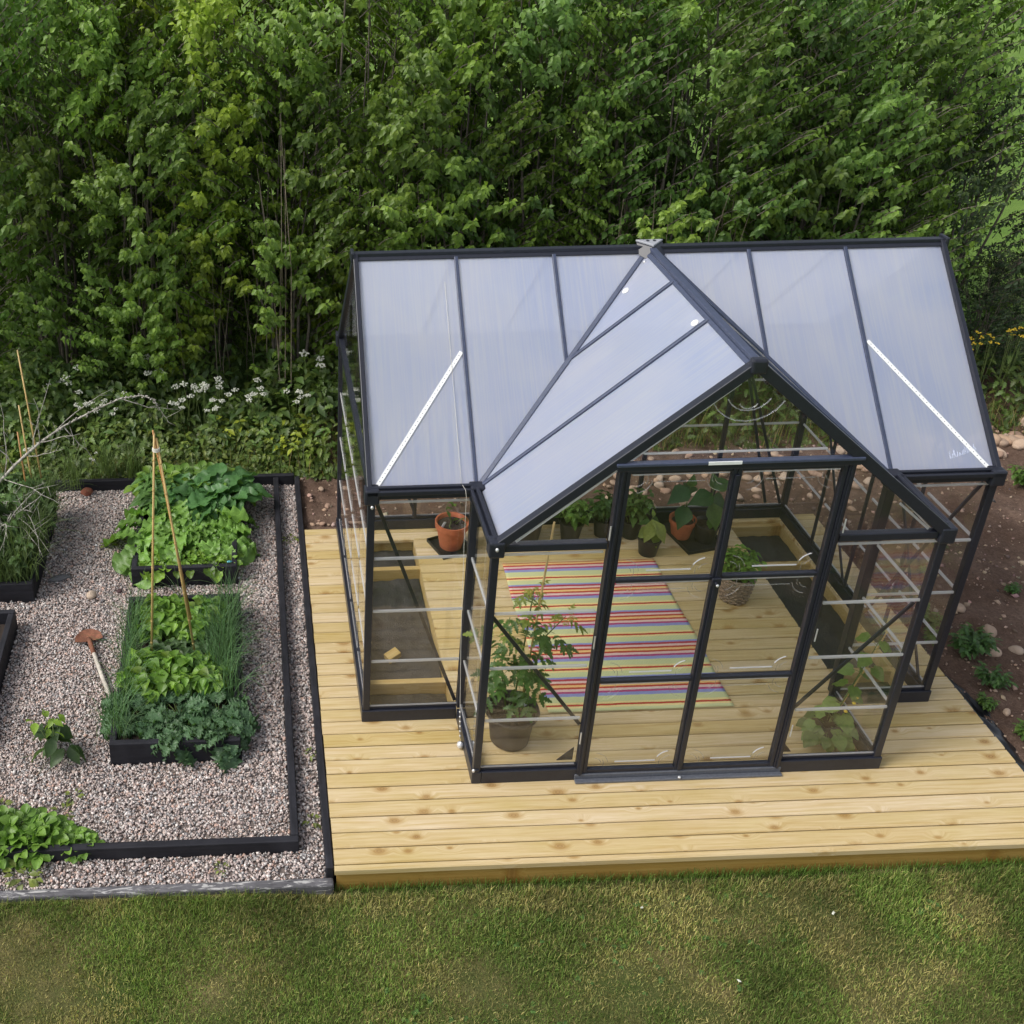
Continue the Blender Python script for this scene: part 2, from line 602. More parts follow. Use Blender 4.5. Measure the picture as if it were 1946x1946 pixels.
def mat_rug():
    k = NT("woven_stripes")
    v = k.n("SeparateXYZ", {0: k.coord()})
    wob = k.noise(k.coord("Object", (3, 3, 1)), 4.0, 2)
    y = k.math('ADD', v.outputs[1], k.math('MULTIPLY', k.math('SUBTRACT', wob, .5), .008))
    fz = k.noise(k.coord("Object", (160, 160, 1)), 1.0, 1)
    y = k.math('ADD', y, k.math('MULTIPLY', k.math('SUBTRACT', fz, .5), .006))
    per = k.math('FRACT', k.math('DIVIDE', k.math('ADD', y, 10.0 + .4576 * .335 - 1.575 + .335 * 1), .335))
    R, Rb, O, Y_, P_, G, B, Pi = (.42, .055, .08), (.47, .065, .045), (.80, .52, .22), (.80, .66, .30), (.72, .52, .46), (.58, .61, .32), (.28, .31, .56), (.42, .07, .18)
    seq = [(B, .045), (Pi, .05), (P_, .06), (Rb, .045), (O, .055), (Rb, .045), (P_, .055), (R, .05), (B, .045), (G, .13), (Y_, .045), (Rb, .045), (Y_, .045), (G, .14), (B, .03)]
    tot = sum(w for _, w in seq)
    stops = []; p = 0.0
    r = k.n("ValToRGB", {"Fac": per})
    r.color_ramp.interpolation = 'CONSTANT'
    e = r.color_ramp.elements
    while len(e) > 1: e.remove(e[-1])
    for i, (c, w) in enumerate(seq):
        if i == 0: e[0].position = 0; e[0].color = (*c, 1)
        else:
            x = e.new(min(p, .999)); x.color = (*c, 1)
        p += w / tot
    w1 = k.n("TexWave", {"Vector": k.coord("Object", (1, 1, 1)), "Scale": 42.0, "Distortion": .6}, wave_type='BANDS', bands_direction='Y')
    w2 = k.n("TexWave", {"Vector": k.coord("Object", (1, 1, 1)), "Scale": 30.0, "Distortion": .4}, wave_type='BANDS', bands_direction='X')
    h = k.math('MULTIPLY', w1.outputs[1], w2.outputs[1])
    col = k.mix(k.maprange(h, 0, .7, .25, 0), r.outputs[0], k.mix(1.0, r.outputs[0], (.55, .5, .45, 1), 'MULTIPLY'))
    k.P(Base_Color=col, Roughness=.95)
    k.p.inputs["Specular IOR Level"].default_value = .1
    k.bump(h, .5, .004)
    return k.m


def mat_timber(name, col, flake=0.0, axis_scale=(2, 30, 30), fl_lo=.60):
    k = NT(name)
    g = k.noise(k.coord("Object", axis_scale), 2.0, 5, .6, .4)
    c = k.ramp(g, [(.3, tuple(x * .65 for x in col)), (.7, tuple(x * 1.5 for x in col))])
    big = k.noise(k.coord(), 6.0, 4)
    c = k.mix(k.maprange(big, .45, .75, 0, .5), c, tuple(x * 2.2 + .01 for x in col) + (1,))
    if flake:
        fl = k.noise(k.coord("Object", tuple(s * .6 for s in axis_scale)), 1.6, 6, .7, 1.0)
        c = k.mix(k.maprange(fl, fl_lo, fl_lo + .05, 0, flake), c, (.55, .54, .52, 1))
    k.P(Base_Color=c, Roughness=.7)
    k.p.inputs["Specular IOR Level"].default_value = .3
    k.bump(g, .3, .004)
    return k.m


MAT = {}
MAT["leaf"] = mat_leaf("foliage_leaf", rough=.45, spec=.40, vary=True)
MAT["leaf_thick"] = mat_leaf("vegetable_leaf", rough=.42, trans=.28, spec=.4)
MAT["grass"] = mat_leaf("grass_blade", rough=.6, trans=.30, spec=.25)
MAT["petal"] = mat_plain("white_petals", (.56, .57, .48), .8, var=.12)
MAT["yellow_petal"] = mat_plain("yellow_petals", (.56, .40, .03), .7, var=.2)
MAT["stone"] = mat_attr("gravel_stone")
MAT["black"] = mat_plain("dark_powder_coat", (.016, .018, .028), .38, var=.15, scale=40, spec=.5)
MAT["navy"] = mat_plain("dark_blue_coat", (.048, .060, .105), .40, var=.15, scale=40, spec=.6)
MAT["grey_metal"] = mat_plain("grey_track_metal", (.13, .14, .165), .40, metallic=.3, var=.15, scale=60)
MAT["steel"] = mat_plain("bare_steel", (.66, .67, .68), .35, metallic=.6, var=.1, scale=80)
MAT["hub"] = mat_plain("pale_cap_plastic", (.32, .33, .36), .35, var=.08)
MAT["strap"] = mat_plain("white_strap", (.82, .83, .82), .45, var=.06)
MAT["print"] = mat_plain("worn_print", (.58, .63, .78), .5, var=.1)
MAT["poly_x"] = mat_poly("twin_wall_main", 0)
MAT["poly_y"] = mat_poly("twin_wall_porch", 1)
MAT["clear"] = mat_clear("clear_pane", gloss=1.0)
MAT["inner"] = mat_clear("clear_inner_skin", (.98, .985, .99), gloss=1.0, rough=.10)
MAT["joint"] = mat_clear("clear_joint", (.95, .96, .98), gloss=2.5, rough=.12, white=.45)
MAT["emboss"] = mat_clear("embossed_relief", (.95, .96, .96), gloss=2.5, rough=.12, white=.13)
MAT["glint"] = mat_clear("painted_glint", (.9, .92, .95), gloss=2.5, rough=.15, white=.65)  # white mixed in to paint highlights onto the glazing
MAT["deck"] = mat_deck("treated_pine", ((.54, .42, .205, 1), (.63, .515, .345, 1)))
MAT["fascia"] = mat_deck("brown_pine", ((.40, .25, .065, 1), (.44, .29, .085, 1)))  # browner, darker tones than the deck boards
MAT["joist"] = mat_deck("rough_pine", ((.46, .34, .14, 1), (.50, .38, .19, 1)))
MAT["rug"] = mat_rug()
MAT["terracotta"] = mat_plain("terracotta", (.36, .105, .045), .8, var=.18, scale=18, bump=.15)
MAT["plastic"] = mat_plain("black_plastic", (.013, .013, .014), .45, var=.3, scale=12)
MAT["brown_plastic"] = mat_plain("brown_grey_plastic", (.042, .034, .031), .5, var=.2, scale=10)
MAT["soil"] = mat_plain("dark_potting_soil", (.030, .020, .014), .95, var=.5, scale=60, bump=.9)
MAT["stem"] = mat_plain("green_stem", (.10, .14, .035), .6, var=.3)
MAT["bark"] = mat_plain("grey_brown_bark", (.16, .135, .11), .85, var=.4, scale=30, bump=.4)
MAT["bamboo"] = mat_plain("bamboo", (.52, .36, .14), .45, var=.25, scale=9)
MAT["redcane"] = mat_plain("orange_bamboo", (.42, .21, .07), .5, var=.25, scale=9)
MAT["rust"] = mat_plain("rusty_iron", (.19, .075, .042), .85, var=.35, scale=30, bump=.4)
MAT["pole"] = mat_plain("weathered_pole", (.46, .42, .36), .75, var=.3, scale=18, bump=.2)
MAT["twig"] = mat_plain("dry_twig", (.20, .165, .12), .85, var=.4, scale=20)
MAT["wicker"] = mat_plain("grey_wicker", (.24, .175, .12), .75, var=.5, scale=50, bump=.3)
MAT["timber_y"] = mat_timber("black_timber", (.012, .012, .016), axis_scale=(30, 2, 30))
MAT["timber_x"] = mat_timber("black_timber_across", (.012, .012, .016), axis_scale=(2, 30, 30))
MAT["sleeper"] = mat_timber("peeling_timber", (.085, .082, .088), flake=.65, axis_scale=(7, 44, 44), fl_lo=.55)
MAT["label"] = mat_plain("white_label", (.78, .78, .76), .6, var=.05)
MAT["teal"] = mat_plain("pale_blue_wrapper", (.12, .42, .48), .4, var=.4, scale=60)
MAT["string"] = mat_plain("pale_cord", (.60, .58, .52), .7, var=.1)
MAT["bead"] = mat_plain("silver_bead", (.70, .71, .73), .25, metallic=.5, var=.1)
MAT["lichen"] = mat_plain("lichen_bark", (.34, .32, .28), .95, var=.7, scale=45, bump=.8)


def mat_soil():
    k = NT("bare_soil")
    a = k.noise(k.coord(), 3.0, 6, .65)
    b = k.noise(k.coord(), 40.0, 5, .7)
    c = k.ramp(a, [(.30, (.085, .050, .035)), (.55, (.155, .102, .076)), (.75, (.22, .150, .115))])
    c = k.mix(k.maprange(b, .4, .7, 0, .6), c, (.060, .036, .026, 1))
    c = k.mix(k.maprange(k.noise(k.coord(), 120, 3), .62, .70, 0, .6), c, (.30, .22, .17, 1))
    k.P(Base_Color=c, Roughness=.95)
    k.p.inputs["Specular IOR Level"].default_value = .15
    k.bump(k.math('ADD', b, a), .9, .02)
    return k.m


def mat_ground():
    k = NT("ground_turf")
    a = k.noise(k.coord(), 1.1, 5, .6)
    b = k.noise(k.coord(), 45, 4, .7)
    c = k.ramp(a, [(.35, (.10, .18, .035)), (.6, (.15, .24, .05)), (.8, (.20, .24, .07))])
    c = k.mix(k.maprange(b, .4, .7, 0, .5), c, (.07, .12, .025, 1))
    k.P(Base_Color=c, Roughness=.95)
    k.p.inputs["Specular IOR Level"].default_value = .1
    k.bump(b, .8, .02)
    return k.m


def mat_lawnbase():
    k = NT("lawn_thatch")
    a = k.noise(k.coord(), 3.2, 5, .6)
    b = k.noise(k.coord("Object", (1, 1, 1)), 90, 4, .7)
    c = k.ramp(a, [(.35, (.075, .105, .028)), (.52, (.125, .125, .045)), (.75, (.23, .185, .085))])
    c = k.mix(k.maprange(b, .42, .68, 0, .7), c, (.045, .05, .017, 1))
    k.P(Base_Color=c, Roughness=.95)
    k.p.inputs["Specular IOR Level"].default_value = .1
    k.bump(b, 1.0, .015)
    return k.m


def mat_fabric(base=(.030, .028, .027)):
    k = NT("weed_fabric")
    a = k.noise(k.coord(), 5, 5, .65)
    b = k.noise(k.coord(), 130, 2)
    c = k.ramp(a, [(.35, tuple(x * .8 for x in base)), (.62, tuple(x * 1.5 for x in base)), (.8, (.075, .055, .043))])
    k.P(Base_Color=c, Roughness=k.maprange(a, .3, .7, .38, .7))
    k.bump(k.math('ADD', k.math('MULTIPLY', a, 2.0), b), .5, .02)
    return k.m


MAT["earth"] = mat_soil()
MAT["ground"] = mat_ground()
MAT["thatch"] = mat_lawnbase()
MAT["fabric"] = mat_fabric()
MAT["sheet"] = mat_plain("black_sheet", (.012, .012, .015), .28, var=.3, scale=14)

# ------------------------------------------------------------------ dimensions of the place
L, D, HE, HR = 3.57, 2.115, 1.673, 2.7065
MOD = L / 6
X0, X1, PR = MOD, 5 * MOD, 0.536
XC = (X0 + X1) / 2
HY = D / 2
HDOOR = 2.14
DX0, DX1 = 1.205, 2.375
SLM = (HR - HE) / HY
SLP = (HR - HE) / (XC - X0)
DKX0, DKX1, DKY0, DKY1 = -0.279, 3.84, -1.131, 2.135
ZG, ZL = -0.085, -0.150          # gravel bed, lawn


def grid(x0, x1, y0, y1, step, zf):
    nx, ny = int((x1 - x0) / step) + 1, int((y1 - y0) / step) + 1
    xs, ys = np.linspace(x0, x1, nx), np.linspace(y0, y1, ny)
    X, Y = np.meshgrid(xs, ys)
    Z = zf(X, Y)
    v = np.stack([X.ravel(), Y.ravel(), Z.ravel()], 1)
    i = np.arange(nx * ny).reshape(ny, nx)
    f = np.stack([i[:-1, :-1], i[:-1, 1:], i[1:, 1:], i[1:, :-1]], -1).reshape(-1, 4)
    return v, f


# ------------------------------------------------------------------ setting: ground, lawn, soil, gravel
g = MB()
g._add([(-150, -150, -.30), (150, -150, -.30), (150, 150, -.30), (-150, 150, -.30)], [(0, 1, 2, 3)])
tag(g.build("ground", MAT["ground"]), "green turf ground reaching away beyond the hedge", "ground", kind="structure")


def soil_z(x, y):
    n = vnoise(x * 1.3, y * 1.3, 3, 4) - .5
    f = vnoise(x * 9, y * 9, 8, 3) - .5
    z = -.085 + .10 * n + .075 * f + .02 * np.clip(x - 4.2, 0, 3)
    edge = np.clip((y - 3.4) / 1.0, 0, 1) * .06
    z = z + edge
    inside = (x > DKX0 - .03) & (x < DKX1 + .03) & (y < DKY1 + .03)
    z = np.where(inside, -.24, z)
    near = (~inside) & (x < DKX1 + .14) & (y < DKY1 + .14)
    return np.where(near, np.minimum(z, -.10), z)


v, f = grid(-.30, 10.0, -3.2, 4.6, .035, soil_z)
tag(np_object("soil", v, f, MAT["earth"], smooth=True), "bare reddish-brown soil beside and behind the deck", "soil", kind="structure")


def lawn_z(x):
    return ZL + .045 * np.clip((-.25 - np.asarray(x)) / .5, 0, 1)


def far_z(x, y):
    return -.12 + .10 * (vnoise(x * .9, y * .9, 5, 3) - .5)


v, f = grid(-9, 12, 3.0, 13.0, .15, far_z)
v = v[:, :] - np.array([0, 0, .02])
tag(np_object("terrain", v, f, MAT["ground"], smooth=True), "shaded turf under and behind the hedge", "terrain", kind="structure")

v, f = grid(-7, 8, -5.5, -1.14, .05, lambda x, y: lawn_z(x) + .03 * (vnoise(x * 2.2, y * 2.2, 21, 3) - .5))
tag(np_object("lawn", v, f, MAT["thatch"], smooth=True), "mown lawn with dry patches in front of the deck", "lawn", kind="structure")

g = MB()
g.box(-6.0, -.29, -1.13, 3.0, -.20, ZG - .006)
tag(g.build("gravel_bed", mat_plain("gravel_dust", (.16, .13, .115), .95, var=.4, scale=70, bump=.8)), "packed base under the garden gravel", "gravel bed", kind="structure")


def stones_mesh(P, size, col, flat=.62):
    """angular chips: squashed, randomly turned octahedra with a few extra corners"""
    n = len(P)
    base = np.array([(1, 0, 0), (-.9, .1, .1), (.1, 1, 0), (0, -1, -.1), (.1, .1, .9), (0, 0, -1), ])
    tf = np.array([(0, 2, 4), (2, 1, 4), (1, 3, 4), (3, 0, 4), (2, 0, 5), (1, 2, 5), (3, 1, 5), (0, 3, 5)])
    v = base[None] * (1 + rng.uniform(-.28, .28, (n, 6, 3))) + rng.uniform(-.22, .22, (n, 6, 3))
    v *= np.array([1, .78, flat])[None, None] * (size * .62)[:, None, None]
    a, b, c = rng.uniform(0, 6.28, n), rng.normal(0, .5, n), rng.normal(0, .5, n)
    def rot(v, ang, i, j):
        o = v.copy(); cs, sn = np.cos(ang)[:, None], np.sin(ang)[:, None]
        o[..., i] = v[..., i] * cs - v[..., j] * sn; o[..., j] = v[..., i] * sn + v[..., j] * cs
        return o
    v = rot(rot(rot(v, b, 1, 2), c, 0, 2), a, 0, 1) + P[:, None]
    F = (tf[None] + (np.arange(n) * 6)[:, None, None]).reshape(-1, 3)
    return v.reshape(-1, 3), F, np.repeat(col, 6, axis=0)


def gravel_colours(n):
    pal = np.array([(.54, .455, .42), (.63, .57, .53), (.43, .35, .325), (.38, .36, .35), (.26, .25, .25), (.48, .33, .27), (.52, .42, .37), (.15, .14, .14), (.72, .69, .66)])
    pr = np.array([.22, .16, .17, .12, .08, .07, .12, .03, .03])
    return (pal[rng.choice(len(pal), n, p=pr / pr.sum())] * rng.normal(1, .13, (n, 1))).clip(.03, .85)


def gravel_spots(n, x0, x1, y0, y1):
    return np.stack([rng.uniform(x0, x1, n), rng.uniform(y0, y1, n), np.zeros(n)], 1)


BEDS = [(-1.61, -.815, 1.56, 2.82), (-1.59, -.79, -.225, 1.23), (-3.5, -2.32, 1.42, 2.56), (-3.5, -2.395, -.10, 1.13)]
P = gravel_spots(118000, -3.3, -.325, -1.12, 2.94)
keep = np.ones(len(P), bool)
for (a, b, c, d) in BEDS:
    keep &= ~((P[:, 0] > a - .005) & (P[:, 0] < b + .005) & (P[:, 1] > c - .005) & (P[:, 1] < d + .005))
keep &= ~((P[:, 0] > -.512) & (P[:, 0] < -.462)) | (P[:, 1] < -.93)
keep &= ~((P[:, 1] > -.935) & (P[:, 1] < -.882) & (P[:, 0] < -.462))
P = P[keep]
sz = rng.gamma(9, .00165, len(P)).clip(.008, .028)
P[:, 2] = ZG + rng.uniform(-.002, .008, len(P)) + .012 * (vnoise(P[:, 0] * 3, P[:, 1] * 3, 40, 2) - .5)
v, f, c = stones_mesh(P, sz, gravel_colours(len(P)))
tag(np_object("gravel", v, f, MAT["stone"], colors=c), "pinkish-grey gravel chips between the raised beds", "gravel", kind="stuff")


# ------------------------------------------------------------------ timber edgings
def timber(name, label, x0, x1, y0, y1, z0, z1, mat, cat="edging", bevel=.006):
    o = MB().box(x0, x1, y0, y1, z0, z1).build(name, mat, bevel=bevel)
    return tag(o, label, cat)


timber("timber_edging", "long black timber edging running front to back through the gravel", -.509, -.465, -.884, 2.94, -.15, .002, MAT["timber_y"])
timber("timber_edging", "black timber edging across the front of the gravel, half covered by strawberry leaves", -6, -.465, -.932, -.887, -.15, .003, MAT["timber_x"])
timber("timber_edging", "black timber edging across the back of the gravel before the undergrowth", -6, -.328, 2.943, 2.988, -.15, .012, MAT["timber_x"])
timber("timber_edging", "dark timber edging against the left side of the wooden deck", -.326, -.284, -1.11, 2.96, -.15, -.006, MAT["timber_y"])
timber("weathered_sleeper", "grey sleeper with peeling paint between gravel and lawn", -6, -.287, -1.170, -1.116, -.25, -.070, MAT["sleeper"], "sleeper", .012)

# ------------------------------------------------------------------ wooden deck
deck = empty("wooden_deck", "new yellowish pine deck carrying the greenhouse", "deck", (0, 0, 0))
PITL = (.045, .570, .10, 1.97)
PITR = (3.105, 3.535, .10, 2.01)
BP = .1085
bd = MB()
y = DKY0 + .036
rows = []
while y < DKY1 - .02:
    rows.append((y, min(y + BP, DKY1)))
    y += BP


def board(m, x0, x1, y0, y1, zt=0.0, th=.028, ch=.006):
    m.tint = (random.random(), random.random(), min(1, max(0, random.gauss(.55, .3))))
    pr = [(y0, zt - th), (y1, zt - th), (y1, zt - ch), (y1 - ch, zt), (y0 + ch, zt), (y0, zt - ch)]
    m.prism([(x0, a, b) for a, b in pr], (x1 - x0, 0, 0))


for (a, b) in rows:
    yc = (a + b) / 2
    segs = [(DKX0, DKX1)]
    for (px0, px1, py0, py1) in (PITL, PITR):
        if py0 < yc < py1:
            new = []
            for (s0, s1) in segs:
                if s0 < px0 and s1 > px1: new += [(s0, px0), (px1, s1)]
                else: new.append((s0, s1))
            segs = new
    for (s0, s1) in segs:
        zz = random.uniform(-.0012, .0012)
        board(bd, s0 + random.uniform(-.002, .002), s1 + random.uniform(-.002, .002), a + .0034, b - .0034, zz)
bd.build("deck_boards", MAT["deck"], deck, tint=True)
eb = MB()
board(eb, DKX0 - .002, DKX1, DKY0 - .004, DKY0 + .033, .001, .036)
eb.build("edge_board", MAT["deck"], deck, tint=True)
fb = MB()
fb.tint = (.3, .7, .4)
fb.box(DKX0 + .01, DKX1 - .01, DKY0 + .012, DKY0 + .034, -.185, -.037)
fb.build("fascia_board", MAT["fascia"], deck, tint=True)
sb = MB()
sb.tint = (.6, .2, .4)
sb.box(DKX1 - .05, DKX1 - .012, DKY0 + .04, DKY1 - .03, -.18, -.030)
sb.tint = (.1, .9, .4)
sb.box(DKX0 + .012, DKX0 + .05, DKY0 + .04, DKY1 - .03, -.18, -.030)
sb.box(DKX0 + .06, DKX1 - .06, DKY1 - .05, DKY1 - .012, -.18, -.030)
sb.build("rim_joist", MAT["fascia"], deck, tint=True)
for (px0, px1, py0, py1), ys in ((PITL, (.345, 1.595)), (PITR, (.30, 1.50))):
    for yy in ys:
        m = MB(); m.tint = (random.random(), random.random(), .5)
        m.box(px0 - .03, px1 + .03, yy, yy + .045, -.16, -.031 if False else -.030)
        m.build("pit_joist", MAT["joist"], deck, tint=True, bevel=.003)
    m = MB(); m.tint = (random.random(), random.random(), .6)
    m.box(px0 - .047, px0 - .002, py0 - .05, py1 + .05, -.16, -.0305)
    m.box(px1 + .002, px1 + .047, py0 - .05, py1 + .05, -.16, -.0305)
    m.box(px0, px1, py0 - .048, py0 - .003, -.16, -.0305)
    m.box(px0, px1, py1 + .003, py1 + .048, -.16, -.0305)
    m.build("pit_frame", MAT["joist"], deck, tint=True)
for (px0, px1, py0, py1), lab in ((PITL, "dark weed fabric lining the planting pit at the left inside the greenhouse"), (PITR, "dark weed fabric lining the planting pit at the right inside the greenhouse")):
    v, f = grid(px0 + .003, px1 - .003, py0, py1, .02, lambda x, y: -.125 + .030 * (vnoise(x * 7, y * 5, 31, 3) - .5) + .012 * (vnoise(x * 22, y * 14, 33, 2) - .5))
    tag(np_object("weed_fabric", v, f, MAT["fabric"], smooth=True), lab, "fabric")
o = MB().box(-.05, .05, -.033, .033, -.022, .022).build("wood_offcut", MAT["joist"], bevel=.002)
o.location = (.255, .69, -.085); o.rotation_euler = (.10, -.18, .55)
tag(o, "small pale block of wood lying on the weed fabric in the left pit", "wood block")

# ------------------------------------------------------------------ rug
rv, rf = grid(1.16, 2.35, -.01, 1.575, .025, lambda x, y: .004 + .004 * vnoise(x * 4, y * 6, 50, 2))
n0 = len(rv)
rv[:, 0] += .03 * (rv[:, 1] / 1.57) * (1 - (rv[:, 0] - 1.16) / 1.19) - .006 * np.sin(rv[:, 1] * 7)
rug = np_object("striped_rug", rv, rf, MAT["rug"], smooth=True)
so = rug.modifiers.new("thick", 'SOLIDIFY'); so.thickness = .004; so.offset = 1
tag(rug, "multicoloured striped rag rug on the greenhouse floor", "rug")

# ------------------------------------------------------------------ greenhouse
gh = empty("greenhouse", "black framed T-shaped greenhouse with frosted gabled roof and double doors", "greenhouse")
BK, NV = MAT["black"], MAT["navy"]


def part(name, mat, fn, bevel=.004, parent=gh, smooth=False):
    m = MB(); fn(m)
    return m.build(name, mat, parent, bevel=bevel, smooth=smooth)


BH, BT = .088, .055     # base rail height and thickness
for (p, q) in [((-.028, 0), (X0 - .028, 0)), ((X0, -.03), (X0, -PR - .028)), ((X0 + .029, -PR), (DX0 - .02, -PR)), ((DX1 + .02, -PR), (X1 + .03, -PR)), ((X1, -PR + .029), (X1, .0)),
               ((X1 + .029, 0), (L + .028, 0)), ((L, .029), (L, D - .029)), ((L + .028, D), (-.028, D)), ((0, D - .029), (0, .029))]:
    part("base_rail", BK, lambda m: (m.bar((*p, BH / 2), (*q, BH / 2), BT, BH), m.bar((*p, BH + .012), (*q, BH + .012), .022, .023)))
PW = .042
for (x, y) in [(0, 0), (L, 0), (0, D), (L, D), (X0, -PR), (X1, -PR), (X0, 0), (X1, 0)]:
    w = PW * (1.25 if (x, y) in ((X0, 0), (X1, 0)) else 1)
    part("corner_post", BK, lambda m: m.box(x - w / 2, x + w / 2, y - w / 2, y + w / 2, BH, HE - .03))
for k in range(1, 6):
    part("wall_stud", BK, lambda m: m.box(k * MOD - .014, k * MOD + .014, D - .018, D + .018, BH, HE - .03))
for xx in (0, L):
    for yy, hh in ((D * .25, HE), (HY, HR), (D * .75, HE)):
        top = HE + SLM * min(yy, D - yy) - .03
        part("wall_stud", BK, lambda m: m.box(xx - .010 + (.016 if xx == 0 else -.016), xx + .010 + (.016 if xx == 0 else -.016), yy - .010, yy + .010, BH, top))
# eaves with gutters
def eave(p, q, side):
    def fn(m):
        m.bar((*p, HE + .005), (*q, HE + .005), .050, .050)
        m.bar((p[0] + side[0] * .036, p[1] + side[1] * .036, HE + .030), (q[0] + side[0] * .036, q[1] + side[1] * .036, HE + .030), .020, .028)
        m.bar((p[0] + side[0] * .004, p[1] + side[1] * .004, HE + .046), (q[0] + side[0] * .004, q[1] + side[1] * .004, HE + .046), .022, .018)
    part("eave_gutter", BK, fn)
eave((-.03, 0), (X0 - .03, 0), (0, -1)); eave((X1 + .03, 0), (L + .03, 0), (0, -1)); eave((-.03, D), (L + .03, D), (0, 1))
eave((X0, -.035), (X0, -PR + .0), (-1, 0)); eave((X1, -.035), (X1, -PR + .0), (1, 0))
for (x, y) in [(0, 0), (L, 0), (0, D), (L, D), (X0, -PR), (X1, -PR), (X0, 0), (X1, 0)]:
    part("gutter_corner", BK, lambda m: m.box(x - .042, x + .042, y - .046, y + .036, HE - .045, HE + .052), bevel=.010)
# gable ties
part("gable_tie", BK, lambda m: m.box(X0 + .043, DX0 - .028, -PR - .025, -PR + .02, HE - .022, HE + .022))
part("gable_tie", BK, lambda m: m.box(DX1 + .028, X1 - .043, -PR - .025, -PR + .02, HE - .022, HE + .022))
for xx in (0, L):
    part("gable_tie", BK, lambda m: m.box(xx - .02, xx + .02, .046, D - .046, HE - .025, HE + .025))
# door surround
def jamb(x):
    zt = HE + SLP * min(x - X0, X1 - x)
    part("door_jamb", BK, lambda m: (m.box(x - .018, x + .018, -PR - .030, -PR + .022, 0.002, zt - .02), m.box(x - .007, x + .007, -PR - .037, -PR - .0302, .04, zt - .05)))
jamb(DX0 - .002); jamb(DX1 + .002)
part("door_header", BK, lambda m: (m.box(DX0 - .035, DX1 + .035, -PR - .040, -PR + .020, HDOOR - .010, HDOOR + .022)))
part("door_header_cap", NV, lambda m: (m.box(DX0 - .045, DX1 + .045, -PR - .050, -PR - .012, HDOOR + .0225, HDOOR + .040)))
part("door_track", MAT["grey_metal"], lambda m: (m.box(DX0 - .03, DX1 + .03, -PR - .062, -PR - .032, .001, .016), m.box(DX0 - .03, DX1 + .03, -PR - .0315, -PR + .02, .001, .046)))
part("header_sticker", MAT["strap"], lambda m: m.box(1.62, 1.79, -PR - .0515, -PR - .046, HDOOR + .0240, HDOOR + .0415), bevel=0)
# ridges, rafters, valleys
def up_of(n): return Vector(n).normalized()
NF = Vector((0, -SLM, 1)).normalized(); NB = Vector((0, SLM, 1)).normalized()
NL = Vector((-SLP, 0, 1)).normalized(); NR = Vector((SLP, 0, 1)).normalized()
part("ridge_beam", BK, lambda m: (m.bar((-.03, HY, HR + .008), (L + .03, HY, HR + .008), .046, .030), m.bar((-.03, HY - .030, HR - .010), (L + .03, HY - .030, HR - .010), .026, .012, NF),
                                  m.bar((-.03, HY + .030, HR - .010), (L + .03, HY + .030, HR - .010), .026, .012, NB)))
part("porch_ridge", NV, lambda m: (m.bar((XC, HY - .04, HR + .010), (XC, -PR - .03, HR + .006), .040, .028), m.bar((XC - .030, HY - .06, HR - .012), (XC - .030, -PR - .03, HR - .012), .026, .010, NL),
                                   m.bar((XC + .030, HY - .06, HR - .012), (XC + .030, -PR - .03, HR - .012), .026, .010, NR)))
part("ridge_end_cap", BK, lambda m: m.box(XC - .040, XC + .040, -PR - .050, -PR - .0, HR - .045, HR + .035), bevel=.012)
for xx in (-.03, L + .03):
    part("ridge_end_cap", BK, lambda m: m.box(xx - .012, xx + .012, HY - .045, HY + .045, HR - .03, HR + .036), bevel=.008)
for xx, k in ((0, -1), (L, 1)):
    part("gable_rafter", BK, lambda m: m.bar((xx + k * .012, -.03, HE + .02 - SLM * .03), (xx + k * .012, HY, HR + .006), .030, .050, NF))
    part("gable_rafter", BK, lambda m: m.bar((xx + k * .012, D + .03, HE + .02 - SLM * .03), (xx + k * .012, HY, HR + .006), .030, .050, NB))
part("gable_rafter", BK, lambda m: m.bar((X0 - .02, -PR - .012, HE - .0), (XC - .01, -PR - .012, HR - .012), .052, .050, NL))
part("gable_rafter", BK, lambda m: m.bar((X1 + .02, -PR - .012, HE - .0), (XC + .01, -PR - .012, HR - .012), .058, .058, NR))
def yv(x): return (1 - abs(x - XC) / (XC - X0)) * HY      # valley line
for k in range(1, 6):
    x = k * MOD
    y0 = max(0.0, yv(x)) if k in (2, 3, 4) else 0.0
    if k != 3:
        part("roof_rafter", NV, lambda m: m.bar((x, y0 + .01, HE + SLM * y0 + .016), (x, HY - .03, HR - .010), .024, .018, NF))
    part("roof_rafter", NV, lambda m: m.bar((x, D - .01, HE + .016), (x, HY + .03, HR - .010), .030, .020, NB))
for yy in (.005, .545):
    t = yy / HY
    for sgn, nn in ((-1, NL), (1, NR)):
        xe = XC + sgn * (XC - X0) * (1 - t)
        part("roof_rafter", NV, lambda m: m.bar((xe, yy, HE + (HR - HE) * t + .014), (XC + sgn * .03, yy, HR - .010), .026, .018, nn))
for sgn in (-1, 1):
    part("roof_valley", NV, lambda m: m.bar((XC + sgn * (XC - X0), .0, HE + .012), (XC + sgn * .03, HY - .03, HR - .008),   .030, .024, (NF + (NL if sgn < 0 else NR)).normalized()))
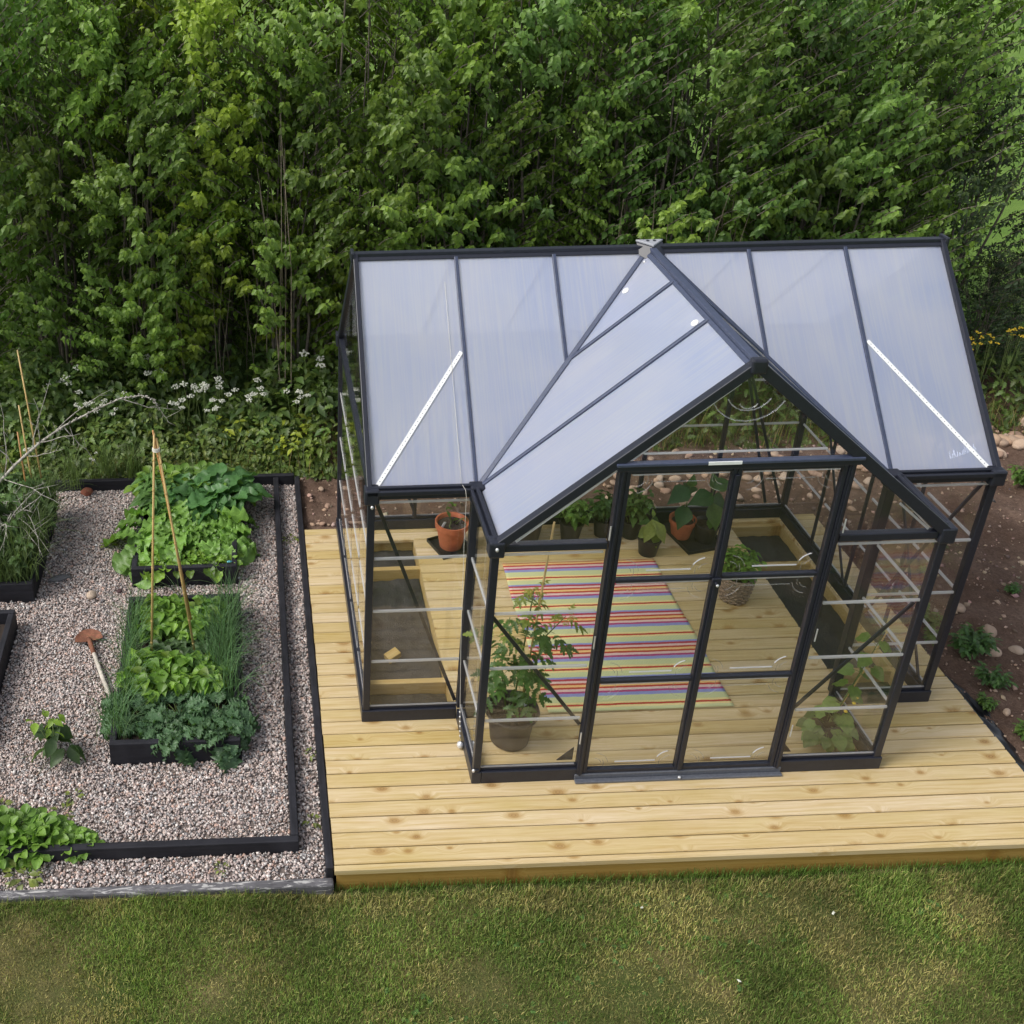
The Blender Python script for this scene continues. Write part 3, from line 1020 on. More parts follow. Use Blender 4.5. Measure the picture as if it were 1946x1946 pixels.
# ridge hub
def hubfn(m):
    z = HR + .052
    a, b, c = (XC - .085, HY + .030, z - .016), (XC + .085, HY + .030, z - .016), (XC + .0, HY - .060, z - .022)
    m.prism([a, b, c], (0, 0, .014))
part("ridge_hub", MAT["hub"], hubfn, bevel=.004)
def hubside(m):
    m.prism([(XC - .082, HY + .022, HR + .036), (XC - .004, HY - .056, HR + .030), (XC - .040, HY - .105, HR - .035), (XC - .082, HY - .05, HR - .022)], (.012, .010, 0))
    m.prism([(XC + .082, HY + .022, HR + .036), (XC + .004, HY - .056, HR + .030), (XC + .040, HY - .105, HR - .035), (XC + .082, HY - .05, HR - .022)], (-.012, .010, 0))
part("hub_gusset", BK, hubside, bevel=.003)
part("hub_hole", BK, lambda m: (m.lathe([(.001, .0008), (.010, .0008), (.010, 0)], 12, (XC - .018, HY + .004, HR + .0515)), m.lathe([(.001, .0008), (.010, .0008), (.010, 0)], 12, (XC + .022, HY + .004, HR + .0515))), bevel=0)
# roof panels
TH = .008
def roof_panel(poly, nn, mat):
    o = part("roof_panel", mat, lambda m: m.prism(poly, tuple(nn * TH)), bevel=0)
    o.data.materials.append(MAT["inner"])
    o.data.polygons[0].material_index = 1          # the inner skin of the twin wall is clear
def zf_(y): return HE + SLM * y
def zl_(x): return HE + SLP * (min(x - X0, X1 - x))
for s in (0, 1):
    fx = (lambda x: x) if s == 0 else (lambda x: L - x)
    for (a, b) in ((0, MOD), (MOD, 2 * MOD), (2 * MOD, 3 * MOD)):
        ya, yb = (0, 0) if a == 0 else (yv(a), yv(b))
        poly = [(fx(a), ya, zf_(ya)), (fx(b), yb, zf_(yb)), (fx(b), HY, HR), (fx(a), HY, HR)]
        if b == 3 * MOD: poly = [poly[0], poly[1], poly[3]]
        roof_panel(poly, NF, MAT["poly_x"])
for k in range(6):
    roof_panel([(k * MOD, D, HE), ((k + 1) * MOD, D, HE), ((k + 1) * MOD, HY, HR), (k * MOD, HY, HR)], NB, MAT["poly_x"])
for sgn, nn in ((-1, NL), (1, NR)):
    xe = lambda y: XC + sgn * (XC - X0) * (1 - max(0, y) / HY)
    for (a, b) in ((-PR, 0), (0, .545), (.545, HY)):
        za, zb = HE + (HR - HE) * max(0, a) / HY, HE + (HR - HE) * max(0, b) / HY
        poly = [(xe(a), a, za), (xe(b), b, zb), (XC, b, HR), (XC, a, HR)]
        if b == HY: poly = [poly[0], poly[1], poly[3]]
        roof_panel(poly, nn, MAT["poly_y"])
# perforated straps on the two outer front panels, with their holes
for s in (0, 1):
    fx = (lambda x: x) if s == 0 else (lambda x: L - x)
    a = Vector((fx(.035), .035, zf_(.035))) + NF * .013
    b = Vector((fx(MOD - .018), .60, zf_(.60))) + NF * .013
    st = part("roof_strap", MAT["strap"], lambda m: m.bar(a, b, .024, .003, NF), bevel=0)
    def holes(m):
        for i in range(1, 34):
            c = a.lerp(b, i / 34) + NF * .0019
            d = (b - a).normalized(); e = d.cross(NF)
            m._add([c + (d * math.cos(t) + e * math.sin(t)) * .0032 for t in np.linspace(0, 2 * PI, 7)[:-1]], [(0, 1, 2, 3, 4, 5)])
    part("strap_hole", MAT["grey_metal"], holes, bevel=0, parent=st)
# faint worn white print on the right-hand roof panel
def print_fn(m):
    random.seed(5)
    for i in range(16):
        x = 3.335 + i * .0105; yb = .075 + i * .0022
        h = random.choice((.02, .03, .045))
        p = Vector((x, yb, zf_(yb))) + NF * .0095; q = Vector((x + random.uniform(-.004, .008), yb + h * .7, zf_(yb + h * .7))) + NF * .0095
        m.bar(p, q, .003, .001, NF)
part("roof_print", MAT["print"], print_fn, bevel=0)
for (x, y, nn) in ((1.585, .80, NL), (1.715, .06, NL)):
    c = Vector((x, y, zl_(x) if True else 0)) + nn * .0115
    part("roof_sticker", MAT["label"], lambda m: m.prism([c + Vector((math.cos(t) * .016, math.sin(t) * .026, 0)) - Vector((0, 0, 1)) * 0 + Vector((0, 0, math.cos(t) * .016 * SLP)) for t in np.linspace(0, 2 * PI, 13)[:-1]], tuple(nn * .001)), bevel=0)
# screws, bright dots at the joints
def screws(m):
    for c in [(XC - .062, HY - .112, HR - .045), (X0 - .005, -PR - .058, HE + .02), (.0, -.03 - .018, HE - .055), (X0 - .022, -PR - .03, BH + .02), (L + .03, HY - .05, HR - .06)]:
        m.ellipsoid(c, (.010, .010, .012), seg=8, rings=5)
part("screw_head", MAT["steel"], screws, bevel=0, smooth=True)

# wall panes and their clear joint strips
ZJ = (.470, .855, 1.237)
JT = MAT["joint"]
def bay(p, q, n=4, strips=True, zt=HE - .03, off=(0, 0)):
    """clear panes between two posts p and q (xy), with horizontal clear joints"""
    p = Vector((p[0], p[1], 0)); q = Vector((q[0], q[1], 0))
    zs = [BH + .02, *ZJ, zt]
    if n == 4:
        for a, b in zip(zs[:-1], zs[1:]):
            part("wall_pane", MAT["clear"], lambda m: m.bar(p + Vector((0, 0, (a + b) / 2)), q + Vector((0, 0, (a + b) / 2)), .004, b - a - .003), bevel=0)
    else:
        part("wall_pane", MAT["clear"], lambda m: m.bar(p + Vector((0, 0, (zs[0] + zt) / 2)), q + Vector((0, 0, (zs[0] + zt) / 2)), .004, zt - zs[0]), bevel=0)
    if strips:
        d = (q - p).normalized(); o = Vector((d.y, -d.x, 0)) * .0
        for z in (*ZJ, zt - .018):
            part("pane_joint", JT, lambda m: m.bar(p + o + Vector((0, 0, z)) + d * .004, q + o + Vector((0, 0, z)) - d * .004, .011, .017 if z in ZJ else .012), bevel=.002)
        part("pane_joint", JT, lambda m: m.bar(p + Vector((0, 0, zs[0] + .006)), q + Vector((0, 0, zs[0] + .006)), .008, .007), bevel=0)
h = PW / 2
bay((h, -.006), (X0 - h - .005, -.006)); bay((X1 + h + .005, -.006), (L - h, -.006))
bay((X0 - .004, -h - .005), (X0 - .004, -PR + h)); bay((X1 + .004, -h - .005), (X1 + .004, -PR + h))
bay((X0 + h, -PR - .006), (DX0 - .036, -PR - .006)); bay((DX1 + .036, -PR - .006), (X1 - h, -PR - .006))
ys = [0, D * .25, HY, D * .75, D]
for a, b in zip(ys[:-1], ys[1:]):
    bay((-.004, a + .02), (-.004, b - .02), 1); bay((L + .004, a + .02), (L + .004, b - .02), 1)
for k in range(6):
    bay((k * MOD + .018, D + .004), ((k + 1) * MOD - .018, D + .004), 1, strips=True)
# gable panes: front pentagon bits over the door, and both end gables
def tri(poly, off=(0, .004, 0)):
    part("gable_pane", MAT["clear"], lambda m: m.prism(poly, off), bevel=0)
yp = -PR - .006
zj = HE + SLP * (DX0 - .035 - X0)
tri([(X0 + .06, yp, HE + .031), (DX0 - .036, yp, HE + .031), (DX0 - .036, yp, zj - .05)])
tri([(X1 - .06, yp, HE + .031), (DX1 + .036, yp, HE + .031), (DX1 + .036, yp, zj - .05)])
zh = HDOOR + .042; xh = X0 + (zh + .05 - HE) / SLP
tri([(xh, yp, zh), (2 * XC - xh, yp, zh), (XC, yp, HR - .06)])
part("pane_joint", JT, lambda m: m.bar((xh + .06, yp - .003, zh + .035), (2 * XC - xh - .10, yp - .003, zh + .035), .008, .011), bevel=.002)
for s in (0, 1):
    fx = (lambda x: x) if s == 0 else (lambda x: 2 * XC - x)
    a = (fx(X0 + .10), yp - .004, HE + SLP * .10 - .052); b = (fx(XC - .06 if s == 0 else XC - .9), yp - .004, HE + SLP * ((XC - .06 if s == 0 else XC - .9) - X0) - .052)
    part("pane_joint", MAT["glint"] if s == 0 else JT, lambda m: m.bar(a, b, .008, .013, NL if s == 0 else NR), bevel=.002)  # left joint whitened to paint a highlight along the rafter
for xx, k in ((-.004, -1), (L, 1)):
    tri([(xx, .05, HE + .026), (xx, D - .05, HE + .026), (xx, HY, HR - .04)], (.004, 0, 0))
    part("pane_joint", MAT["glint"], lambda m: m.bar((xx + k * .012, .10, HE + .02 + SLM * .10 - .045), (xx + k * .012, HY - .08, HR - .13), .012, .016, NF), bevel=0)  # joint strip coloured white as a painted glint
part("relief_ornament", MAT["emboss"], lambda m: [m.tube([(XC + r * math.cos(t), yp - .002, HR - .10 - dz + r * math.sin(t)) for t in np.linspace(PI * 1.15, PI * 1.85, 9)], .003, 5) for r, dz in ((.12, .04), (.20, .02), (.05, .10))], bevel=0)
# braces inside the walls
def brace(p, q, w=.022):
    part("brace", BK, lambda m: m.bar(p, q, .010, w), bevel=.002)
brace((.025, .035, HE - .05), (X0 - .03, .035, .10)); brace((L - .025, .035, HE - .06), (X1 + .04, .035, .62))
brace((X0 + .022, -PR + .035, 1.19), (DX0 - .02, -PR + .035, .38)); brace((X1 - .022, -PR + .035, 1.19), (DX1 + .02, -PR + .035, .40))
brace((L - .03, D - .05, 1.62), (L - .03, D * .5, .12)); brace((L - .05, D - .03, .14), (L - MOD * 1.0, D - .03, 1.60)); brace((L - .03, .04, .12), (L - .03, D * .48, 1.60))
brace((.05, D - .03, 1.60), (MOD, D - .03, .15)); brace((2.97, D - .03, 1.62), (3.40, D - .03, .15))
def gusset(m):
    m.prism([(DX0 - .036, -PR + .024, BH + .024), (DX0 - .13, -PR + .024, BH + .024), (DX0 - .036, -PR + .024, BH + .12)], (0, .006, 0))
    m.prism([(DX1 + .036, -PR + .024, BH + .024), (DX1 + .10, -PR + .024, BH + .024), (DX1 + .036, -PR + .024, BH + .11)], (0, .006, 0))
part("corner_gusset", BK, gusset, bevel=0)
part("door_pin", MAT["steel"], lambda m: [m.tube([(DX0 - .030, -PR - .040, z), (DX0 - .030, -PR - .040, z + .085)], .004, 6) for z in (.30, 1.00, 1.72)] + [m.tube([(DX1 + .028, -PR - .040, z), (DX1 + .028, -PR - .040, z + .085)], .004, 6) for z in (.30, 1.00, 1.72)], bevel=0)

# the two door leaves
def door(xa, xb, zr, handle):
    w = .024
    d = part("door", BK, lambda m: (m.box(xa, xa + w, -PR - .026, -PR + .008, .050, HDOOR - .016), m.box(xb - w, xb, -PR - .026, -PR + .008, .050, HDOOR - .016),
                                    m.box(xa + w, xb - w, -PR - .024, -PR + .006, .050, .075), m.box(xa + w, xb - w, -PR - .024, -PR + .006, HDOOR - .034, HDOOR - .0165),
                                    *[m.box(xa + w, xb - w, -PR - .024, -PR + .006, z - .0115, z + .0115) for z in zr]))
    zs = [.075, *zr, HDOOR - .034]
    for i, (a, b) in enumerate(zip(zs[:-1], zs[1:])):
        a2 = a + (.0115 if i else 0); b2 = b - (.0115 if i < len(zs) - 2 else 0)
        x0, x1 = xa + w, xb - w
        pn = part("door_pane", MAT["clear"], lambda m: m.box(x0, x1, -PR - .010, -PR - .006, a2, b2), bevel=0, parent=d)
        yq = -PR - .013
        def orn(m):
            for cx, sx in ((x0 + .035, 1), (x1 - .035, -1)):
                for cz, sz in ((a2 + .035, 1), (b2 - .035, -1)):
                    for r, t0, t1 in ((.085, .15, 1.45), (.045, .2, 1.5), (.060, -.3, .5)):
                        m.tube([(cx + sx * r * math.cos(t), yq, cz + sz * r * math.sin(t)) for t in np.linspace(t0, t1, 8)], .0017, 4)
            m.bar((x0 + .13, yq, b2 - .055), (x1 - .13, yq, b2 - .055), .003, .003)
            m.bar((x0 + .030, yq, a2 + .15), (x0 + .030, yq, b2 - .15), .003, .003)
            m.bar((x1 - .030, yq, a2 + .15), (x1 - .030, yq, b2 - .15), .003, .003)
        part("relief_ornament", MAT["emboss"], orn, bevel=0, parent=d)
        GLINT = MAT["glint"]  # white strips painting glints on the pane, not real mouldings
        part("painted_glint", GLINT, lambda m: m.bar((x0 + .16, yq, a2 + .048), (x1 - .12, yq, a2 + .048), .004, .007), bevel=0, parent=d)
        part("painted_glint", GLINT, lambda m: m.bar((x0 + .01, yq, b2 - .010), (x1 - .01, yq, b2 - .010), .005, .005), bevel=0, parent=d)
        part("painted_glint", GLINT, lambda m: m.tube([(x1 - .035 - .085 * math.cos(t), yq, a2 + .035 + .085 * math.sin(t)) for t in np.linspace(.5, 1.35, 7)], .0032, 5), bevel=0, parent=d)
    return d
XM = (DX0 + DX1) / 2
d1 = door(DX0 + .018, XM - .001, (.742, 1.440), True)
d2 = door(XM + .001, DX1 - .018, (.746, 1.446), False)
part("door_meeting_strip", BK, lambda m: m.box(XM - .012, XM + .012, -PR - .036, -PR - .0262, .055, HDOOR - .05), parent=d2)
part("door_handle", BK, lambda m: (m.box(XM - .030, XM + .018, -PR - .050, -PR - .0365, 1.405, 1.455), m.tube([(XM - .012, -PR - .050, 1.43), (XM - .012, -PR - .075, 1.43)], .008, 8)), bevel=.003, parent=d1)
part("handle_screw", MAT["steel"], lambda m: m.ellipsoid((XM - .012, -PR - .076, 1.43), (.009, .006, .009), seg=8, rings=5), bevel=0, parent=d1)
part("foot_bolt", MAT["steel"], lambda m: m.ellipsoid((XM, -PR - .060, .027), (.010, .010, .008), seg=8, rings=5), bevel=0)

# rope with a bead on the end, thrown over the roof near the left front corner
cd = empty("hanging_cord", "thin pale cord hung from the gutter with a silver bead at its end", "cord", (.53, -.06, HE))
m = MB()
pts = [(-.02, .03 + .02, .055 + SLM * .0)] + [(-.012, -.005, .055), (-.008, -.020, .02), (-.004, -.03, -.3), (.004, -.09, -.9), (.012, -.17, -1.38), (.018, -.215, -1.62)]
m.tube(pts, .0013, 5)
ropetop = [Vector((-.02 + .004 * i / 8, .05 + (HY - .14) * i / 8, 0)) for i in range(9)]
m.tube([(p.x, p.y, zf_(p.y - .06) - HE + .024) for p in ropetop], .0013, 5)
m.build("cord_line", MAT["string"], cd, smooth=True)
m = MB()
for i in range(6):
    m.ellipsoid((.013 + .001 * i, -.175 - .006 * i, -1.42 - .033 * i), (.006, .006, .008), seg=8, rings=5)
m.lathe([(.002, 0), (.020, -.012), (.022, -.03), (.014, -.045), (.002, -.05)], 12, (.019, -.222, -1.615))
m.build("bead_weight", MAT["bead"], cd, smooth=True)

# ------------------------------------------------------------------ plant builders (all local, base at the origin)
LEAF, VEG = MAT["leaf"], MAT["leaf_thick"]
G_LILAC = (.125, .225, .048)


def rosette(n, tpl, L0, L1, e0, e1, col, stem_r=.003, pet=.45, amt=.2, yel=0.0, arch=.6, spread=0.02):
    lb, st = LB(), MB()
    P, Dv, Uv, Sz = [], [], [], []
    for i in range(n):
        az = i * 2.39996 + random.uniform(-.4, .4)
        t = i / max(1, n - 1)
        el = e0 + (e1 - e0) * t + random.uniform(-.12, .12)
        ln = L0 + (L1 - L0) * t
        ln *= random.uniform(.8, 1.15)
        r = Vector((math.cos(az), math.sin(az), 0))
        b = r * spread
        tip = b + (r * math.cos(el) + Vector((0, 0, math.sin(el)))) * (ln * pet)
        st.tube([b, b.lerp(tip, .5) + Vector((0, 0, ln * .02)), tip], [stem_r, stem_r * .8, stem_r * .6], 4, False)
        el2 = el - arch
        Dv.append(r * math.cos(el2) + Vector((0, 0, math.sin(el2))))
        P.append(tip)
        Uv.append(Vector((0, 0, 1)) - r * .3 + Vector((random.uniform(-.3, .3), random.uniform(-.3, .3), 0)))
        Sz.append(ln * (1 - pet * .3))
    lb.add(tpl, np.array(P), np.array(Dv), np.array(Uv), np.array(Sz), jitter(col, n, amt, yel))
    return lb, st


def shoots(n, H, R, tpl, ls, col, pairs=5, amt=.22, yel=.3, stem_r=.003, lean=.5, droop=.3, whorl=2, lb=None, st=None, base=(0, 0, 0), hv=.3):
    """bushy herb: n leaning shoots with leaves in pairs"""
    lb = lb or LB(); st = st or MB()
    base = Vector(base)
    P, Dv, Uv, Sz = [], [], [], []
    for i in range(n):
        az = i * 2.39996 + random.uniform(-.5, .5)
        rr = R * math.sqrt((i + .5) / n)
        h = H * random.uniform(1 - hv, 1.0) * (1 - .25 * (rr / max(R, 1e-6)) ** 2)
        r = Vector((math.cos(az), math.sin(az), 0))
        p0 = base + r * rr * .25
        p2 = base + r * rr + Vector((0, 0, h))
        p1 = p0.lerp(p2, .5) + Vector((0, 0, h * .12)) - r * rr * .1
        pts = [p0 * ((1 - t) ** 2) + p1 * (2 * t * (1 - t)) + p2 * (t * t) for t in (0, .35, .7, 1)]
        st.tube(pts, [stem_r, stem_r * .85, stem_r * .6, stem_r * .4], 4, False)
        for k in range(pairs):
            t = .25 + .75 * (k + .6) / pairs
            p = p0 * ((1 - t) ** 2) + p1 * (2 * t * (1 - t)) + p2 * (t * t)
            a0 = k * PI / 2 + az + random.uniform(-.4, .4)
            for w in range(whorl):
                a = a0 + w * 2 * PI / whorl
                d = Vector((math.cos(a), math.sin(a), random.uniform(-droop, .35)))
                P.append(p); Dv.append(d + r * .35)
                Uv.append(Vector((random.uniform(-.4, .4), random.uniform(-.4, .4), 1)))
                Sz.append(ls * random.uniform(.7, 1.15) * (1.1 - .45 * t))
    lb.add(tpl, np.array(P), np.array(Dv), np.array(Uv), np.array(Sz), jitter(col, len(P), amt, yel))
    return lb, st


def tuft(n, Lm, col, w=.004, bend=(.3, 1.8), spread=.04, seg=5):
    lb = LB()
    P = np.stack([rng.normal(0, spread, n), rng.normal(0, spread, n), np.zeros(n)], 1)
    lb.blades(P, rng.uniform(0, 6.28, n), Lm * rng.uniform(.6, 1.2, n), rng.uniform(*bend, n), w, jitter(col, n, .22, .1), seg)
    return lb


def pot(parent, R, r, H, mat, rim=.02, soil_drop=.03, n=32):
    m = MB()
    m.lathe([(.001, 0), (r, 0), (r + (R - r) * .82, H - rim * 1.6), (R * 1.0 + .004, H - rim * 1.6), (R + .006, H), (R - .004, H), (R - .012, H - .012), (r + .003, .02), (.001, .02)], n)
    m.build("pot", mat, parent, smooth=False, bevel=0)
    MB().disc((0, 0), R - .012 - (R - r) * .15, H - soil_drop, rough=.006).build("soil", MAT["soil"], parent)


def smooth_pot(o):
    for c in o.children:
        if c.name.startswith("pot"):
            c.data.polygons.foreach_set("use_smooth", np.ones(len(c.data.polygons), dtype=bool))
            e = c.modifiers.new("split", 'EDGE_SPLIT'); e.split_angle = math.radians(35)


def finish(lb, st, parent, mat=LEAF, z=0.0, stem="stem", leafname="foliage", smat=None):
    o = lb.build(leafname, mat, parent)
    o.location.z = z
    if st is not None and st.v:
        s = st.build(stem, smat or MAT["stem"], parent, smooth=True)
        s.location.z = z
    return o


# ------------------------------------------------------------------ pots inside the greenhouse
def tray(label, loc, a, b, rz):
    m = MB()
    m.box(-a, a, -b, b, 0.001, .006)
    for (x0, x1, y0, y1) in ((-a, a, -b, -b + .006), (-a, a, b - .006, b), (-a, -a + .006, -b + .006, b - .006), (a - .006, a, -b + .006, b - .006)):
        m.box(x0, x1, y0, y1, .006, .030)
    o = m.build("plant_tray", MAT["plastic"], bevel=.002)
    o.location = loc; o.rotation_euler = (0, 0, rz)
    tag(o, label, "tray")


tray("square black tray under the lone terracotta pot near the left wall", (.84, 1.83, .001), .135, .135, .35)
p = empty("potted_plant", "terracotta pot with a thin curling vine, alone on a black tray", "potted plant", (.845, 1.84, .0075))
pot(p, .125, .085, .225, MAT["terracotta"], rim=.030); smooth_pot(p)
st = MB(); lb = LB()
random.seed(3)
pl = [(0, 0, .19), (-.02, .01, .27), (-.05, .02, .33), (-.03, .03, .38), (.01, .02, .37)]
st.tube(pl, [.004, .004, .0035, .003, .002], 5); st.tube([(0, 0, .19), (-.015, -.03, .24), (-.03, -.05, .21), (-.02, -.07, .20)], .003, 5); st.tube([(.02, 0, .19), (.07, -.01, .25), (.11, .0, .24), (.13, -.02, .19)], [.004, .0035, .003, .002], 5)
pp = np.array([(-.05, .02, .33), (-.03, .03, .38), (.01, .02, .37), (.07, -.01, .25), (.10, 0, .245), (.12, -.01, .21), (-.04, .02, .30), (.05, .0, .24), (-.01, .0, .36)])
lb.add(OVATE, pp, rng.normal(0, 1, (9, 3)) * np.array([1, 1, .5]), np.tile([0, 0, 1.], (9, 1)), .055, jitter((.09, .15, .03), 9, .2, .3))
finish(lb, st, p)
m = MB(); m.box(-.011, .011, -.001, .001, 0, .06)
o = m.build("plant_label", MAT["label"], p); o.location = (-.085, -.045, .195); o.rotation_euler = (.2, .3, .4)

leafy_specs = [
    ((1.46, 1.90), .115, .20, (.085, .165, .035), .26, .17, 9, "leafy green plant in a wide black pot behind the tomato cane"),
    ((1.79, 1.885), .095, .175, (.080, .160, .030), .28, .17, 11, "bushy plant with drooping shoots in a black pot, left of the door jamb"),
    ((2.06, 1.93), .085, .16, (.065, .135, .028), .27, .13, 9, "narrow leafy plant in a black pot, hidden behind the left door jamb"),
    ((2.27, 1.90), .085, .16, (.060, .125, .026), .34, .14, 10, "tall leafy plant in a black pot close behind the single pepper seedling"),
]
for i, ((x, y), R, H, col, ph, pr, n, lab) in enumerate(leafy_specs):
    p = empty("potted_plant", lab, "potted plant", (x, y, .001), i * 1.3)
    pot(p, R, R * .72, H, MAT["plastic"], rim=.012); smooth_pot(p)
    lb, st = shoots(n + 3, ph, pr, OVATE, .088, col, pairs=6, yel=.35, droop=.5)
    finish(lb, st, p, z=H - .03)

p = empty("potted_plant", "small black pot with one pale-leaved pepper plant, front of the back group", "potted plant", (2.335, 1.665, .001), .4)
pot(p, .088, .066, .15, MAT["plastic"], rim=.012); smooth_pot(p)
lb, st = LB(), MB()
st.tube([(0, 0, 0), (.004, .0, .09), (.0, .01, .17), (.01, .01, .22)], [.004, .0035, .003, .002], 5)
dd = np.array([(-.7, -.5, -.65), (.35, -.9, -.8), (.9, .2, -.35), (-.3, .8, -.2), (-.8, .1, -.7), (.2, .3, .9), (-.05, -.9, -.9)])
lb.add(leaf_tpl([.03, .20, .30, .27, .15, .01], .2, .25), np.array([(0, 0, .17), (0, 0, .17), (.005, 0, .16), (0, .01, .14), (0, 0, .13), (.01, .01, .2), (0, 0, .12)]), dd, np.tile([0, -.5, .8], (7, 1)), [.17, .19, .16, .12, .14, .06, .16], np.array([(.17, .22, .07), (.18, .23, .075), (.035, .085, .035), (.04, .09, .035), (.13, .18, .06), (.12, .19, .05), (.14, .2, .06)]))
finish(lb, st, p, z=.12)

tray("large black tray holding an orange pot and a black pot", (2.755, 1.87, .001), .17, .22, .22)
p = empty("potted_plant", "orange clay pot with two big dark leaves, standing in the large black tray", "potted plant", (2.66, 1.87, .0075))
pot(p, .098, .068, .165, MAT["terracotta"], rim=.022); smooth_pot(p)
lb, st = LB(), MB()
st.tube([(0, 0, 0), (.005, 0, .15), (.02, .01, .34)], [.004, .0035, .002], 5)
lb.add(HEART, np.array([(-.005, 0, .30), (-.01, -.02, .15), (.01, .01, .26), (.01, .0, .33)]), np.array([(-.75, -.4, -.25), (-.45, -.8, -.75), (.4, .8, .2), (.1, -.2, .9)]), np.tile([0, -.6, .8], (4, 1)), [.19, .18, .15, .10], np.array([(.022, .070, .026), (.030, .085, .026), (.03, .075, .03), (.06, .12, .04)]))
finish(lb, st, p, z=.13)
p = empty("potted_plant", "black pot in the large black tray with broad dark leaves hanging forward", "potted plant", (2.83, 1.81, .0075))
pot(p, .095, .070, .16, MAT["plastic"], rim=.012); smooth_pot(p)
lb, st = LB(), MB()
st.tube([(0, 0, 0), (.005, 0, .15), (.0, .01, .36)], [.004, .0035, .002], 5)
lb.add(HEART, np.array([(-.01, 0, .27), (.0, -.02, .20), (.01, .01, .22), (.01, .0, .33), (.0, -.03, .08), (0, 0, .35)]), np.array([(-.85, -.3, -.05), (.1, -.8, -.75), (.8, .2, -.2), (-.1, .2, .9), (-.1, -.8, -.7), (.6, -.2, .3)]), np.tile([0, -.6, .8], (6, 1)), [.19, .19, .17, .13, .085, .15], np.array([(.022, .070, .026), (.055, .105, .03), (.03, .075, .03), (.04, .09, .03), (.06, .13, .03), (.03, .08, .028)]))
finish(lb, st, p, z=.13)

# wicker basket with a bushy herb
p = empty("basket_plant", "woven grey wicker basket of bushy green herbs on bare boards", "basket plant", (2.775, 1.09, .001))
m = MB()
nr, ns = 12, 48
for k in range(nr):
    z = .010 + k * .0165
    R = .093 + .028 * (k / nr) ** .8
    pts = []
    for a in range(ns + 1):
        t = 2 * PI * a / ns
        rr = R + .006 * math.cos(12 * t + (PI if k % 2 else 0))
        pts.append((rr * math.cos(t), rr * math.sin(t), z + .003 * math.sin(5 * t + k)))
    m.tube(pts, .0072, 5, False)
for a in range(24):
    t = 2 * PI * a / 24
    m.tube([(.093 * math.cos(t), .093 * math.sin(t), .0), (.121 * math.cos(t), .121 * math.sin(t), .205)], .005, 4)
m.build("basket", MAT["wicker"], p, smooth=True)
m = MB()
for q in range(3):
    m.tube([((.121 + .004 * math.sin(9 * t + q * 2.1)) * math.cos(t), (.121 + .004 * math.sin(9 * t + q * 2.1)) * math.sin(t), .207 + .006 * math.cos(9 * t + q * 2.1)) for t in np.linspace(0, 2 * PI, 60)], .006, 5, False)
m.build("basket_rim", MAT["wicker"], p, smooth=True)
MB().disc((0, 0), .10, .175, rough=.006).build("soil", MAT["soil"], p)
lb, st = shoots(34, .235, .17, OVATE, .075, (.095, .20, .035), pairs=6, yel=.3, droop=.3)
finish(lb, st, p, z=.175)

# big pot with the tomato
p = empty("potted_plant", "tall tomato plant tied to a cane in a big dark brown pot", "potted plant", (.865, -.215, .001))
m = MB()
m.lathe([(.001, 0), (.105, 0), (.118, .012), (.142, .215), (.160, .220), (.167, .238), (.163, .250), (.152, .246), (.140, .222), (.11, .03), (.001, .03)], 40)
m.build("pot", MAT["brown_plastic"], p); smooth_pot(p)
MB().disc((0, 0), .142, .212, rough=.010).build("soil", MAT["soil"], p)
m = MB()
m.tube([(.055, .02, .16), (.085, .01, .80), (.125, -.005, 1.60)], .0065, 7)
m.build("bamboo_cane", MAT["bamboo"], p, smooth=True)
lb, st = LB(), MB()
random.seed(21)
mains = [((0, .0, .20), (.02, .0, .55), (.045, .01, .90), (.055, .0, 1.14)), ((-.03, 0, .2), (-.07, .02, .45), (-.09, .03, .68), (-.06, .03, .92)), ((.03, .01, .2), (.10, .02, .5), (.16, .02, .78), (.26, .01, .93))]
P_, D_, U_, S_, C_ = [], [], [], [], []
for mi, mp in enumerate(mains):
    mp = [Vector(q) for q in mp]
    st.tube(mp, [.0065, .0055, .004, .0025], 6)
    nn = (26, 19, 13)[mi]
    for k in range(nn):
        t = .17 + .83 * k / nn
        s = t * 3; i = min(2, int(s)); q = mp[i].lerp(mp[i + 1], s - i)
        az = k * 2.4 + random.uniform(-.5, .5) + mi
        e = Vector((math.cos(az), math.sin(az) * .8, random.uniform(-.15, .35)))
        ln = (.175 if t < .8 else .12) * random.uniform(.75, 1.15)
        q2 = q + e.normalized() * ln * .25
        st.tube([q, q2], .002, 4, False)
        P_.append(q2); D_.append(e + Vector((0, 0, -.35))); U_.append(Vector((random.uniform(-.5, .5), -.3 + random.uniform(-.4, .4), 1))); S_.append(ln)
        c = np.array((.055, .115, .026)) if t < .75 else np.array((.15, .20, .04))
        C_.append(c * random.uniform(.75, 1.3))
    if mi != 1:
        for k in range(7):
            P_.append(mp[3] + Vector((random.gauss(0, .02), random.gauss(0, .02), random.gauss(0, .03)))); D_.append(Vector((random.gauss(0, 1), random.gauss(0, 1), random.gauss(.3, .5)))); U_.append(Vector((0, 0, 1))); S_.append(.065); C_.append(np.array((.24, .26, .05)))
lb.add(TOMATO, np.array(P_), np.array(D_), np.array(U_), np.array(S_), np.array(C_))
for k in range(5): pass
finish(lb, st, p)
m = MB(); m.box(-.02, .02, -.001, .001, 0, .05)
o = m.build("plant_label", MAT["label"], p); o.location = (.105, .06, .20); o.rotation_euler = (-.5, .2, .2)

